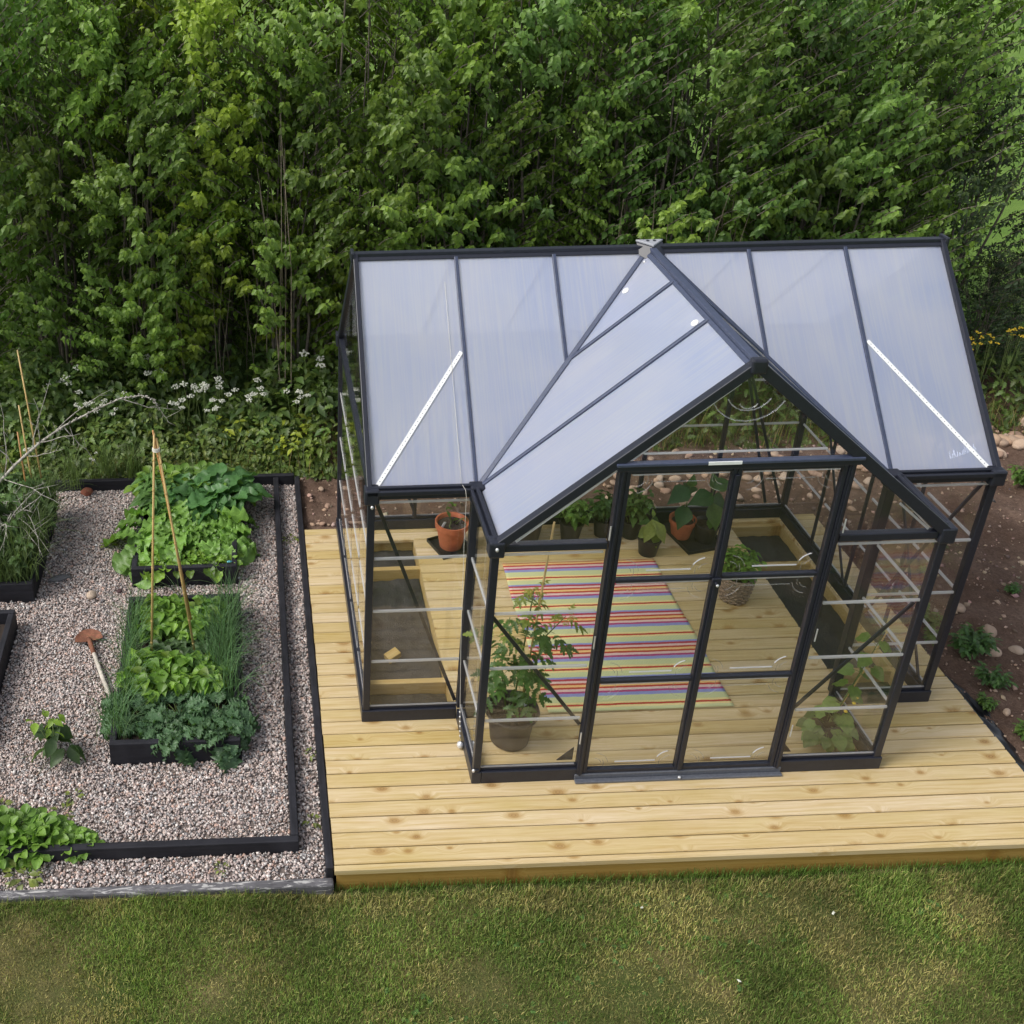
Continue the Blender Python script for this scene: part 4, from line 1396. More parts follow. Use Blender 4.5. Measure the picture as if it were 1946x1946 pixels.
# cucumber at the right
p = empty("potted_plant", "climbing cucumber vine on a cane in a square black pot at the right front corner", "potted plant", (2.80, -.30, .001), .12)
m = MB()
for a, b, z0, z1 in ((.060, .075, 0, .15),):
    m.prism([(-a, -a, 0), (a, -a, 0), (a, a, 0), (-a, a, 0)], (0, 0, .004))
    for s in range(4):
        c, sn = math.cos(s * PI / 2), math.sin(s * PI / 2)
        q = [(-a, -a, .002), (a, -a, .002), (b, -b, z1), (-b, -b, z1)]
        m.prism([(x * c - y * sn, x * sn + y * c, z) for x, y, z in q], (-.004 * sn * -1 * 0 - sn * .004, c * .004, 0))
m.build("pot", MAT["plastic"], p)
m = MB(); m.box(-.068, .068, -.068, .068, .118, .126); m.build("soil", MAT["soil"], p)
m = MB(); m.tube([(.02, .02, .1), (.20, .05, .50), (.30, .06, .86)], .005, 6); m.build("bamboo_cane", MAT["bamboo"], p, smooth=True)
lb, st = LB(), MB()
vine = [Vector(q) for q in ((0, 0, .12), (.04, .0, .24), (.10, .02, .36), (.15, .03, .50), (.20, .04, .62), (.235, .05, .72))]
st.tube(vine, [.005, .005, .0045, .004, .003, .002], 6)
P_, D_, U_, S_ = [], [], [], []
for k in range(17):
    t = k / 16 * 5; i = min(4, int(t)); q = vine[i].lerp(vine[i + 1], t - i)
    az = k * 2.4
    e = Vector((math.cos(az), math.sin(az), .4)).normalized()
    q2 = q + e * random.uniform(.03, .06); st.tube([q, q2], .002, 4, False)
    P_.append(q2); D_.append(e * .9 + Vector((0, 0, -.6))); U_.append(Vector((0, -.5, 1))); S_.append(random.uniform(.075, .12) * (1 - .06 * t))
for k in range(26):
    az = k * 2.4; rr = .13 * math.sqrt((k + .5) / 26)
    q = Vector((-.02 + 1.0 * rr * math.cos(az), -.03 + rr * math.sin(az), .10 + random.uniform(-.02, .10)))
    P_.append(q); D_.append(Vector((math.cos(az), math.sin(az) - .3, -.35))); U_.append(Vector((random.uniform(-.2, .2), -.35, 1))); S_.append(random.uniform(.065, .10))
    st.tube([Vector((0, 0, .11)), q], .002, 4, False)
lb.add(VINE, np.array(P_), np.array(D_), np.array(U_), np.array(S_), jitter((.115, .185, .055), len(P_), .2, .25))
finish(lb, st, p)
m = MB()
for k in range(4): m.ellipsoid((.04 + .015 * k, -.05 + random.uniform(-.03, .03), .26 + .035 * k), (.012, .012, .008), seg=7, rings=4)
m.build("flower", MAT["yellow_petal"], p, smooth=True)

# ------------------------------------------------------------------ raised beds
def bed(label, x0, x1, y0, y1, zt=.08, zs=.035, t=.042):
    b = empty("raised_bed", label, "raised bed", ((x0 + x1) / 2, (y0 + y1) / 2, ZG))
    cx, cy = (x0 + x1) / 2, (y0 + y1) / 2
    z0, z1 = -.04, zt - ZG
    hx, hy = (x1 - x0) / 2, (y1 - y0) / 2
    MB().box(-hx, hx, -hy, -hy + t, z0, z1).build("side_board", MAT["timber_x"], b, bevel=.005)
    MB().box(-hx, hx, hy - t, hy, z0, z1).build("side_board", MAT["timber_x"], b, bevel=.005)
    MB().box(-hx, -hx + t, -hy + t + .001, hy - t - .001, z0, z1 - .003).build("side_board", MAT["timber_y"], b, bevel=.005)
    MB().box(hx - t, hx, -hy + t + .001, hy - t - .001, z0, z1 - .003).build("side_board", MAT["timber_y"], b, bevel=.005)
    v, f = grid(-hx + t, hx - t, -hy + t, hy - t, .025, lambda x, y: zs - ZG + .03 * (vnoise(x * 11, y * 11, 71, 3) - .5))
    np_object("soil", v, f, MAT["soil"], b, smooth=True)
    return b


bed("black raised bed of leafy salad crops, behind the bamboo tripod", *BEDS[0])
bed("black raised bed of beans, kale and chives holding the bamboo tripod", *BEDS[1])
bed("black raised bed overgrown with herbs and dry grass at the left edge of the photo", *BEDS[2])
bed("empty-looking black raised bed corner at the left edge, level with the spade", *BEDS[3], zs=-.02)


def plant_at(proto, x, y, z, rz, sc):
    if not proto.get("_used"):
        proto["_used"] = 1
        proto.location = (x, y, z); proto.rotation_euler = (0, 0, rz); proto.scale = (sc,) * 3
        return proto
    c = copy_tree(proto, loc=(x, y, z), rz=rz, scale=sc)
    return c


def proto_plant(name, label, cat, group, lbst, mat=VEG):
    p = empty(name, label, cat, group=group)
    lb, st = lbst
    finish(lb, st, p, mat)
    return p


random.seed(8); rng = np.random.default_rng(8)
rad = [proto_plant("radish_plant", "broad light-green radish leaves in the middle of the far raised bed", "vegetable", "radish plants in the far bed",
                   rosette(9, RADISH, .24, .34, 1.15, .40, (.17, .32, .065), amt=.14, yel=.25, arch=.75, pet=.38)) for _ in range(3)]
k = 0
for yy in (1.90, 2.06, 2.24):
    for xx in (-1.47, -1.33, -1.19, -1.05, -.94):
        plant_at(rad[k % 3], xx + random.uniform(-.04, .04), yy + random.uniform(-.04, .04), .035, random.uniform(0, 6.28), random.uniform(.75, 1.12)); k += 1
cab = [proto_plant("cabbage_plant", "blue-green cabbage seedling in the back half of the far raised bed", "vegetable", "cabbages in the far bed",
                   rosette(8, CABB, .18, .28, 1.2, .6, (.075, .17, .055), amt=.15, arch=.5)) for _ in range(2)]
k = 0
for yy in (2.42, 2.56):
    for xx in (-1.22, -1.08, -.96, -.88):
        plant_at(cab[k % 2], xx + random.uniform(-.03, .03), yy + random.uniform(-.03, .03), .035, random.uniform(0, 6.28), random.uniform(.8, 1.1)); k += 1
sp = proto_plant("spinach_plant", "upright pale spinach plant at the back left of the far raised bed", "vegetable", "spinach plants in the far bed", shoots(5, .20, .10, LANCE, .17, (.11, .22, .06), pairs=5, yel=.1))
for (xx, yy) in ((-1.50, 2.44), (-1.40, 2.56), (-1.52, 2.62)):
    plant_at(sp, xx, yy, .035, random.uniform(0, 6.28), random.uniform(.9, 1.2))
stb = proto_plant("strawberry_plant", "strawberry plant with yellow-green leaves along the rear of the far raised bed", "strawberry plant", "strawberries in the far bed", rosette(13, TRIFOL, .14, .22, 1.2, .3, (.12, .22, .035), amt=.15, yel=.5, arch=.4, pet=.55))
for xx in (-1.50, -1.32, -1.15, -1.0, -.88):
    plant_at(stb, xx + random.uniform(-.03, .03), 2.73 + random.uniform(-.03, .03), .04, random.uniform(0, 6.28), random.uniform(.9, 1.2))
lt = proto_plant("lettuce_seedling", "low curly salad seedling at the front of the far raised bed", "seedling", "seedlings in the far bed", rosette(11, CABB, .05, .10, 1.2, .2, (.14, .26, .035), stem_r=.0015, amt=.2, yel=.4, arch=.3, spread=.01))
for i in range(15):
    plant_at(lt, -1.50 + .62 * (i % 8) / 7 + random.uniform(-.02, .02), 1.64 + .07 * (i // 8) + random.uniform(-.015, .015), .035, random.uniform(0, 6.28), random.uniform(.8, 1.3))
# front bed
bean = [proto_plant("bean_plant", "bean plant with large heart-shaped leaves in the near raised bed", "bean plant", "bean plants in the near bed",
                    shoots(5, .19, .10, BEAN, .12, (.125, .245, .036), pairs=3, yel=.45, droop=.7, whorl=3)) for _ in range(3)]
k = 0
for (xx, yy) in ((-1.38, 1.04), (-1.22, 1.06), (-1.08, 1.04), (-.99, 1.00), (-1.32, .95), (-1.15, .96), (-1.02, .92), (-1.25, .86), (-1.40, .84), (-1.10, .80),
                 (-1.42, .42), (-1.30, .46), (-1.16, .44), (-1.02, .44), (-1.46, .28), (-1.34, .26), (-1.18, .26), (-1.04, .28), (-.94, .30)):
    o = plant_at(bean[k % 3], xx + random.uniform(-.02, .02), yy + random.uniform(-.02, .02), .035, random.uniform(0, 6.28), random.uniform(.8, 1.12)); k += 1
bsm = proto_plant("bean_seedling", "young grey-green bean seedling in the bare middle of the near raised bed", "seedling", "bean seedlings between the canes", shoots(3, .12, .06, BEAN, .10, (.085, .15, .055), pairs=2, yel=.1, droop=.6))
for (xx, yy) in ((-1.33, .66), (-1.20, .68), (-1.14, .60), (-1.06, .66), (-1.24, .58)):
    plant_at(bsm, xx, yy, .035, random.uniform(0, 6.28), random.uniform(.9, 1.1))
kale = [proto_plant("kale_plant", "curly blue-green kale at the front of the near raised bed", "kale", "kale plants in the near bed",
                    rosette(22, KALE, .11, .20, 1.35, .0, (.085, .165, .078), stem_r=.004, amt=.12, yel=.08, arch=.65, pet=.42)) for _ in range(2)]
k = 0
for (xx, yy, s) in ((-1.42, .02, 1.0), (-1.30, -.06, .9), (-1.18, .06, 1.1), (-1.06, -.05, 1.0), (-.93, .04, 1.05), (-.90, -.10, .95), (-1.48, .13, .9), (-1.22, -.12, .85)):
    plant_at(kale[k % 2], xx, yy, .04, random.uniform(0, 6.28), s); k += 1


def chive(n, Lm): return tuft(n, Lm, (.095, .185, .080), .0042, (.15, 2.5), .032, 6)
ch = empty("chive_clump", "long blue-green chives spilling over the side of the near raised bed", "chives", group="chives in the near bed")
chive(40, .33).build("foliage", MAT["grass"], ch)
for i, (xx, yy) in enumerate([(-.87, .20 + .10 * j) for j in range(10)] + [(-.96, .42), (-.97, .60), (-.96, .78), (-.98, .95), (-.93, .52), (-.93, .70)] + [(-1.52, .22 + .115 * j) for j in range(8)] + [(-1.55, .02), (-1.56, -.10)]):
    plant_at(ch, xx + random.uniform(-.015, .015), yy, .035, random.uniform(0, 6.28), random.uniform(.8, 1.25))

ch2 = empty("chive_clump", "loose outer chives arching far over the gravel from the near raised bed", "chives", group="arching chives of the near bed")
tuft(9, .46, (.12, .20, .085), .0042, (.9, 2.3), .02, 7).build("foliage", MAT["grass"], ch2)
for (xx, yy) in ((-.86, .30), (-.86, .55), (-.87, .80), (-.87, 1.02), (-1.53, .22), (-1.53, .45), (-1.54, .62), (-1.53, .86), (-1.52, 1.05), (-1.55, -.05), (-1.5, -.12), (-1.2, 1.12), (-.9, 1.12)):
    plant_at(ch2, xx, yy, .035, random.uniform(0, 6.28), random.uniform(.85, 1.15))

# bamboo tripod
tp = empty("bamboo_tripod", "tripod of three bamboo canes tied together over the near raised bed", "plant support", (-1.26, .68, .03))
apex = Vector((0, .0, 1.60))
for i, (bx, by, dx, ex) in enumerate(((-.13, -.13, -.012, .10), (.175, -.11, .012, .06), (.15, .16, .0, .12))):
    b = Vector((bx, by, -.03)); t = apex + Vector((dx, .008 * i, 0)); e = t + (t - b).normalized() * ex
    m = MB(); m.tube([b, b.lerp(e, .5), e], [.0085, .0078, .0065], 7)
    for q in range(1, 9):
        c = b.lerp(e, q / 9 + random.uniform(-.01, .01)); d = (e - b).normalized() * .006
        m.tube([c - d, c, c + d], [.0082, .0100, .0082], 7, False)
    m.build("bamboo_cane", MAT["bamboo"] if i != 2 else MAT["redcane"], tp, smooth=True)
m = MB()
for q in range(4):
    m.tube([(.022 * math.cos(t), .004 + .018 * math.sin(t), 1.575 + .007 * q) for t in np.linspace(0, 2 * PI, 12)], .003, 5, False)
m.build("string_tie", MAT["string"], tp)
lb, st = LB(), MB()
pts = [Vector((.155 - .02 * t, .15 - .14 * t / 1.0, 0)) for t in np.linspace(0, 1, 2)]
vb, ve = Vector((.165, .13, .0)), Vector((.03, .03, 1.35))
vp = [vb.lerp(ve, t) + Vector((.012 * math.cos(t * 38), .012 * math.sin(t * 38), 0)) for t in np.linspace(0, 1, 40)]

# spade lying on the gravel
spd = empty("garden_spade", "rusty spade with a weathered wooden shaft lying on gravel", "spade", (-1.86, .93, ZG + .018), math.radians(12))
m = MB()
rowsb = []
for i in range(7):
    t = i / 6
    for j in range(9):
        u = j / 4 - 1
        yy = .125 * (1 - u * u * .6) * t
        rowsb.append((u * (.098 - .010 * t), yy - .02, .028 - .022 * (1 - u * u) * .6 + .010 * t))
vsb = rowsb + [(x, y_, z - .004) for x, y_, z in rowsb]
fsb = []
for i in range(6):
    for j in range(8):
        a = i * 9 + j
        fsb.append((a, a + 1, a + 10, a + 9)); fsb.append((63 + a, 63 + a + 9, 63 + a + 10, 63 + a + 1))
m._add(vsb, fsb)
m.build("blade", MAT["rust"], spd, smooth=True)
m = MB(); m.tube([(.0, .0, .022), (.006, -.06, .028), (.02, -.17, .022)], [.015, .017, .017], 10); m.build("socket", MAT["rust"], spd, smooth=True)
m = MB(); m.tube([(.018, -.155, .022), (.05, -.40, .016), (.09, -.66, .014)], [.014, .0155, .015], 10); m.build("shaft", MAT["pole"], spd, smooth=True)

# stones lying on the gravel
def stone(label, loc, r, col, rz, name="stone", jit=.12, group=None):
    m = MB(); m.tint = col
    m.ellipsoid((0, 0, 0), r, 0, 14, 9, jit)
    o = m.build(name, MAT["stone"], smooth=True, tint=True)
    o.location = loc; o.rotation_euler = (random.uniform(-.15, .15), random.uniform(-.15, .15), rz)
    return tag(o, label, "stone", group)


stone("flat dark grey stone on gravel beside the left raised beds", (-2.17, 1.68, ZG + .018), (.085, .038, .018), (.13, .13, .135), .35)
stone("round pale beige stone alone on the gravel", (-1.905, 1.445, ZG + .022), (.042, .038, .032), (.48, .38, .29), .8)
stone("small red brick fragment on gravel by the back edging", (-2.11, 2.89, ZG + .025), (.048, .038, .034), (.27, .095, .060), .3, "brick_fragment", .2)
stone("small dark plum-coloured stone on gravel left of the tripod", (-1.70, 1.50, ZG + .012), (.022, .018, .015), (.07, .04, .042), .3)

# plants on the gravel
random.seed(14); rng = np.random.default_rng(14)
hp = empty("young_shrub", "small lone shrub with dark serrated leaves growing in gravel", "shrub", (-1.95, -.15, ZG))
lb, st = LB(), MB()
for q, (a, hh) in enumerate(((.4, .30), (2.2, .34), (3.9, .27), (5.3, .31))):
    e = Vector((math.cos(a) * .06, math.sin(a) * .06, hh)); st.tube([(0, 0, 0), e * .5 + Vector((.01, 0, .02)), e], [.005, .004, .003], 5)
for q in range(6):
    a = q * 1.1; st.tube([(0, 0, .02), (math.cos(a) * .10, math.sin(a) * .10, .05), (math.cos(a) * .2, math.sin(a) * .2, .04 + .02 * (q % 3))], [.002, .0015, .001], 4)
n = 30
P = np.stack([rng.normal(0, .045, n), rng.normal(0, .045, n), rng.uniform(.10, .33, n)], 1)
az = np.arange(n) * 2.4
Dv = np.stack([np.cos(az), np.sin(az), rng.uniform(-.7, .2, n)], 1)
c = np.where((P[:, 2:3] > .25), np.array([(.15, .26, .05)]), np.array([(.040, .080, .040)])) * rng.normal(1, .2, (n, 1)).clip(.6, 1.4)
lb.add(leaf_tpl([.03, .27, .34, .28, .15, .01], .2, .3), P, Dv, np.tile([0, 0, 1.], (n, 1)) + rng.normal(0, .3, (n, 3)), np.where(P[:, 2] > .25, .07, .125) * rng.uniform(.8, 1.15, n), c)
finish(lb, st, hp, LEAF)
sb = [proto_plant("strawberry_plant", "bright strawberry plant spreading over the front timber edging", "strawberry plant", "strawberries at the front left",
                  rosette(17, TRIFOL, .17, .25, 1.25, .15, (.135, .255, .045), amt=.14, yel=.3, arch=.35, pet=.55)) for _ in range(2)]
for i, (xx, yy, s) in enumerate(((-2.14, -.80, .72), (-2.0, -.76, .70), (-1.90, -.82, .62), (-2.28, -.80, .75), (-1.78, -.84, .5), (-1.68, -.86, .4), (-2.06, -.86, .6))):
    plant_at(sb[i % 2], xx, yy, ZG + .02, random.uniform(0, 6.28), s)
m = MB()
wl = proto_plant("gravel_weed", "tiny yellowish weed sprouting through the gravel", "weed", "weeds in the gravel", rosette(9, OVATE, .03, .06, 1.1, .2, (.15, .19, .05), stem_r=.001, amt=.2, yel=.4))
for (xx, yy, s) in ((-2.30, -.50, 1.8), (-2.20, -.55, 1.2), (-1.78, -.47, .9), (-1.83, -.60, 1.1), (-2.0, -1.02, 1.7), (-1.95, -1.04, 1.3), (-1.85, 2.10, 1.0), (-1.76, 2.13, 1.0), (-.40, 2.1, 1.0), (-2.02, .05, .7), (-.36, -.2, .7), (-.38, -.72, .8), (-.9, -1.03, .7)):
    plant_at(wl, xx, yy, ZG + .008, random.uniform(0, 6.28), s)
m = MB(); m.ellipsoid((0, 0, 0), (.020, .012, .008), .4, 8, 5, .35)
o = m.build("wrapper_scrap", MAT["teal"]); o.location = (-.875, 1.60, .092); tag(o, "crumpled pale blue wrapper scrap on the bed corner", "litter")

# left-hand bed growth, canes and the lichened branch
herb = [proto_plant("herb_plant", "straggly grey-green herb in the overgrown left raised bed", "herb", "herbs in the left bed", shoots(9, .42, .17, PALM if q else OVATE, .12, (.075, .135, .045), pairs=8, yel=.2, droop=.5)) for q in range(2)]
for i, (xx, yy, s) in enumerate(((-2.45, 1.60, .8), (-2.58, 1.75, 1.0), (-2.44, 1.92, .9), (-2.60, 2.05, 1.2), (-2.42, 2.2, 1.0), (-2.56, 2.35, 1.2), (-2.45, 2.45, 1.0), (-2.75, 1.9, 1.3), (-2.78, 2.25, 1.3), (-2.72, 1.6, 1.1))):
    plant_at(herb[i % 2], xx, yy, .035, random.uniform(0, 6.28), s)
gt = empty("grass_tuft", "long arching grass tuft over the edge of the left raised bed", "grass tuft", group="grass tufts in the left bed")
tuft(85, .46, (.115, .17, .06), .0055, (.2, 2.2), .045, 6).build("foliage", MAT["grass"], gt)
for i, (xx, yy, s) in enumerate(((-2.40, 1.52, 1.1), (-2.38, 1.85, 1.1), (-2.40, 2.1, 1.2), (-2.38, 2.35, 1.2), (-2.45, 1.7, 1.2), (-2.5, 2.0, 1.3), (-2.36, 2.50, 1.0), (-2.52, 1.5, .9), (-2.22, 2.86, .9), (-1.95, 3.02, .8), (-1.72, 3.0, .9))):
    plant_at(gt, xx, yy, .03, random.uniform(0, 6.28), s)
for i, (b, e, mat, lab) in enumerate((((-2.38, 2.50, .02), (-2.47, 2.60, 1.43), "bamboo", "tallest bamboo cane standing in the overgrown left raised bed"),
                                      ((-2.44, 2.40, .02), (-2.50, 2.52, .99), "bamboo", "middle-height bamboo cane in the overgrown left raised bed"),
                                      ((-2.46, 2.24, .02), (-2.50, 2.36, .84), "redcane", "short orange bamboo cane in the overgrown left raised bed"))):
    m = MB(); b, e = Vector(b), Vector(e)
    m.tube([b, b.lerp(e, .5), e], [.0075, .007, .006], 7)
    for q in range(1, 7):
        c = b.lerp(e, q / 7); d = (e - b).normalized() * .005
        m.tube([c - d, c, c + d], [.0073, .009, .0073], 7, False)
    tag(m.build("bamboo_cane", MAT[mat], smooth=True), lab, "cane")
br = empty("dead_branch", "bare lichen-covered branch arching out of the left raised bed", "branch", (-2.75, 2.30, .35))
random.seed(77)
main = [Vector(q) for q in ((0, 0, 0), (.20, 0, .22), (.42, 0, .42), (.62, .0, .56), (.90, .02, .70), (1.08, .02, .78), (1.24, .02, .80), (1.33, .02, .76), (1.36, .02, .66))]
m = MB(); m.tube(main, [.013, .012, .010, .0075, .006, .0048, .004, .003, .0015], 7)
for q in range(130):
    t = random.random() * 7.5; i = int(t); c = main[i].lerp(main[i + 1], t - i)
    m.ellipsoid(c + Vector((random.gauss(0, .006), random.gauss(0, .006), random.gauss(0, .006))), (.008, .008, .006), 0, 5, 4, .3)
m.build("limb", MAT["lichen"], br, smooth=True)
m = MB()
tw = [((.45, 0, .44), (.70, .05, .66), (.90, .08, .80), (1.02, .1, .83)), ((.42, 0, .42), (.46, .02, .62), (.42, .03, .80)), ((.36, 0, .36), (.44, .02, .66), (.56, .02, .95)),
      ((.62, 0, .56), (.72, .0, .42), (.86, .02, .18)), ((1.08, .02, .78), (1.26, .03, .68), (1.52, .04, .66)), ((1.33, .02, .76), (1.42, .02, .60), (1.44, .02, .54)),
      ((.42, 0, .42), (.58, -.05, .48), (.76, -.1, .55)), ((.30, 0, .30), (.44, -.05, .33), (.62, -.1, .42)), ((.20, 0, .22), (.02, .05, .50), (-.20, .1, .62)), ((.12, 0, .13), (.18, .1, .5), (.12, .1, .82)),
      *[((.02 + random.uniform(0, .3), random.uniform(-.7, 0), random.uniform(-.2, .1)), (.2 + random.uniform(-.1, .2), random.uniform(-.7, 0), random.uniform(-.1, .3)), (random.uniform(.1, .62), random.uniform(-.85, .1), random.uniform(-.25, .35))) for _ in range(12)], ((.1, 0, .1), (.35, -.2, .16), (.62, -.35, .05)), ((.2, -.1, -.1), (.4, -.4, .1), (.48, -.75, -.1)), ((.0, -.1, 0), (.3, -.3, .02), (.52, -.5, -.16)), ((.1, -.3, -.1), (.34, -.5, .1), (.50, -.42, .24)), ((.05, -.6, -.2), (.3, -.6, -.08), (.55, -.5, .05))]
for t in tw:
    a, b, c = Vector(t[0]), Vector(t[1]), Vector(t[-1])
    pts = [a * (1 - s) ** 2 + b * 2 * s * (1 - s) + c * s * s + Vector((random.gauss(0, .006), random.gauss(0, .006), random.gauss(0, .006))) for s in np.linspace(0, 1, 7)]
    m.tube(pts, [.005, .0045, .004, .0035, .003, .0022, .0012], 5)
    for q in range(4):
        c0 = pts[2 + q % 4]; m.tube([c0, c0 + Vector((random.gauss(0, .06), random.gauss(0, .05), random.gauss(.02, .06)))], [.0022, .001], 4)
m.build("twig", MAT["lichen"], br, smooth=True)

# ------------------------------------------------------------------ lawn blades
random.seed(4); rng = np.random.default_rng(4)
n = 200000
gx = rng.uniform(-2.6, 4.1, n); gy = -1.185 - rng.beta(1.0, 1.05, n) * 1.15
dry = vnoise(gx * 2.6 + 3, gy * 3.4, 61, 4)
dk = vnoise(gx * 2.1, gy * 2.9, 66, 4)
keep = rng.uniform(0, 1, n) < np.clip(1.35 - 1.1 * dry, .3, 1)

gx, gy, dry, dk = gx[keep], gy[keep], dry[keep], dk[keep]
n = len(gx)
isdry = rng.uniform(0, 1, n) < np.clip((dry - .44) * 4.5, .06, .9)
tt = np.clip(np.where(isdry, .75, .12) + rng.normal(0, .22, n), 0, 1)[:, None]
c = (np.array([(.50, .42, .18)]) * tt + np.array([(.150, .250, .048)]) * (1 - tt)) * rng.normal(1, .36, (n, 1)).clip(.3, 2.0)
c = c * (1.22 - .75 * np.clip((dk[:, None] - .25) * 1.5, 0, 1)) * .92
edge = np.clip((gy + 1.32) / .14, 0, 1)
ln = rng.uniform(.018, .045, n) * (1.15 - .5 * dry) * (1 + .7 * edge)
lb = LB()
lb.blades(np.stack([gx, gy, lawn_z(gx) - .004], 1), rng.uniform(0, 6.28, n), ln, rng.uniform(.2, 1.7, n), rng.uniform(.0025, .0045, n), c, 2)
ge = rng.uniform(DKX0, 3.9, 5000)
ck = rng.uniform(0, 1, 5000) < vnoise(ge * 4, ge * 0, 12, 3) * 1.2
ge = ge[ck]; ne = len(ge)
lb.blades(np.stack([ge, -1.135 - rng.gamma(1.2, .022, ne), np.full(ne, ZL - .004)], 1), rng.uniform(0, 6.28, ne), rng.uniform(.03, .07, ne), rng.uniform(.1, 1.3, ne), .004, jitter((.11, .19, .038), ne, .25, .15), 3)
tag(lb.build("grass", MAT["grass"]), "short mown grass blades, green with straw-coloured patches", "grass", kind="stuff")
for (xx, yy, s, lab) in ((1.35, -1.34, .010, "white petal scrap on the lawn close to the deck edge"), (1.70, -1.78, .010, "white petal scrap on the lawn farther from the deck"), (2.35, -1.42, .012, "pale curled leaf on the lawn at the right")):
    m = MB(); m.ellipsoid((0, 0, 0), (s, s * .6, .004), random.uniform(0, 3), 8, 5, .25)
    o = m.build("leaf_scrap", MAT["petal"]); o.location = (xx, yy, ZL + .022); tag(o, lab, "leaf")
cl = LB()
n = 700
P = np.stack([rng.uniform(-2.6, 4, n), -1.25 - rng.beta(1, 1.3, n) * 1.5, np.full(n, ZL + .006)], 1)
P = P[vnoise(P[:, 0] * 2, P[:, 1] * 2, 90, 2) > .52]; n = len(P)
az = rng.uniform(0, 6.28, n)
for q in range(3):
    a = az + q * 2.1
    cl.add(ROUND, P, np.stack([np.cos(a), np.sin(a), np.full(n, .15)], 1), np.tile([0, 0, 1.], (n, 1)), rng.uniform(.012, .022, n), jitter((.085, .165, .045), n, .2, .1))
tag(cl.build("clover", MAT["grass"]), "low clover leaves mixed into the lawn", "clover", kind="stuff")

# ------------------------------------------------------------------ soil side: stones, pebbles, sheet, weeds
n = 11000
P = np.stack([rng.uniform(-.28, 8.5, n), rng.uniform(-2.5, 3.6, n), np.zeros(n)], 1)
ok = (P[:, 0] > DKX1 + .06) | (P[:, 1] > DKY1 + .05)
P = P[ok]; P[:, 2] = soil_z(P[:, 0], P[:, 1]) + .004
sz = rng.gamma(2.2, .008, len(P)).clip(.008, .06)
pc = (np.array([(.34, .245, .185)]) * rng.normal(1, .3, (len(P), 1))).clip(.06, .6) * (1 + rng.normal(0, .06, (len(P), 3)))
v, f, c = stones_mesh(P, sz, pc, .75)
tag(np_object("pebbles", v, f, MAT["stone"], colors=c), "small pinkish pebbles strewn over the bare soil", "pebbles", kind="stuff")
random.seed(31)
protos = []
for q in range(5):
    m = MB(); m.tint = [(.42, .29, .20), (.36, .26, .19), (.46, .34, .25), (.33, .22, .16), (.40, .31, .24)][q]
    m.ellipsoid((0, 0, 0), (1, .78, .62), 0, 14, 9, .13)
    o = m.build("fieldstone", MAT["stone"], smooth=True, tint=True)
    protos.append(o)
used = [False] * 5


def place_stone(x, y, s, label, group):
    q = random.randrange(5)
    o = protos[q] if not used[q] else protos[q].copy()
    if used[q]: COL.objects.link(o)
    used[q] = True
    z = float(soil_z(np.array([x]), np.array([y]))[0])
    o.location = (x, y, z + s * .25); o.scale = (s, s * random.uniform(.85, 1.1), s)
    o.rotation_euler = (random.uniform(-.3, .3), random.uniform(-.3, .3), random.uniform(0, 6.28))
    tag(o, label, "stone", group)


for i in range(58):
    x = random.uniform(5.3, 7.2); yy = 3.02 + .10 * (x - 6) + random.gauss(.12, .18)
    place_stone(x, yy, random.uniform(.035, .085), "rounded tan fieldstone in the row at the foot of the hedge, right of the greenhouse", "fieldstones right of the greenhouse")
for i in range(100):
    x = random.uniform(2.3, 4.8); yy = random.gauss(2.85, .28)
    place_stone(x, max(2.3, yy), random.uniform(.016, .056), "tan fieldstone on soil seen through the greenhouse back wall", "fieldstones behind the greenhouse")
for i in range(10):
    place_stone(random.uniform(-.22, .05), random.uniform(2.3, 2.85), random.uniform(.012, .03), "small stone on the red soil patch behind the deck corner", "stones on the soil patch")
for (x, y_, s, lab) in ((4.37, .95, .055, "pale stone half buried in soil among weeds beside the right deck edge"), (4.44, .69, .06, "round tan stone behind the largest weed clump"), (4.345, .50, .055, "tan stone touching the largest weed clump"), (4.52, .50, .05, "round tan stone at the right edge of the soil"), (4.10, -.07, .030, "little brown stone near the black plastic sheet")):
    place_stone(x, y_, s, lab, None)

v, f = grid(0, 1, 0, 1, .02, lambda x, y: x * 0)
u, w = v[:, 0].copy(), v[:, 1].copy()
wid = .05 + .14 * np.sin(np.clip(w, 0, 1) * PI) ** .8 + .04 * vnoise(w * 6, w * 0, 3, 2)
v[:, 0] = 3.845 + u * wid
v[:, 1] = -1.3 + w * 1.75
v[:, 2] = -.045 - .075 * u + .05 * (vnoise(u * 3, w * 14, 17, 3) - .5) * np.minimum(1, u * 3)
o = np_object("plastic_sheet", v, f, MAT["sheet"], smooth=True)
o.modifiers.new("thick", 'SOLIDIFY').thickness = .002
tag(o, "crumpled black plastic sheet poking out along the right deck edge", "plastic sheet")

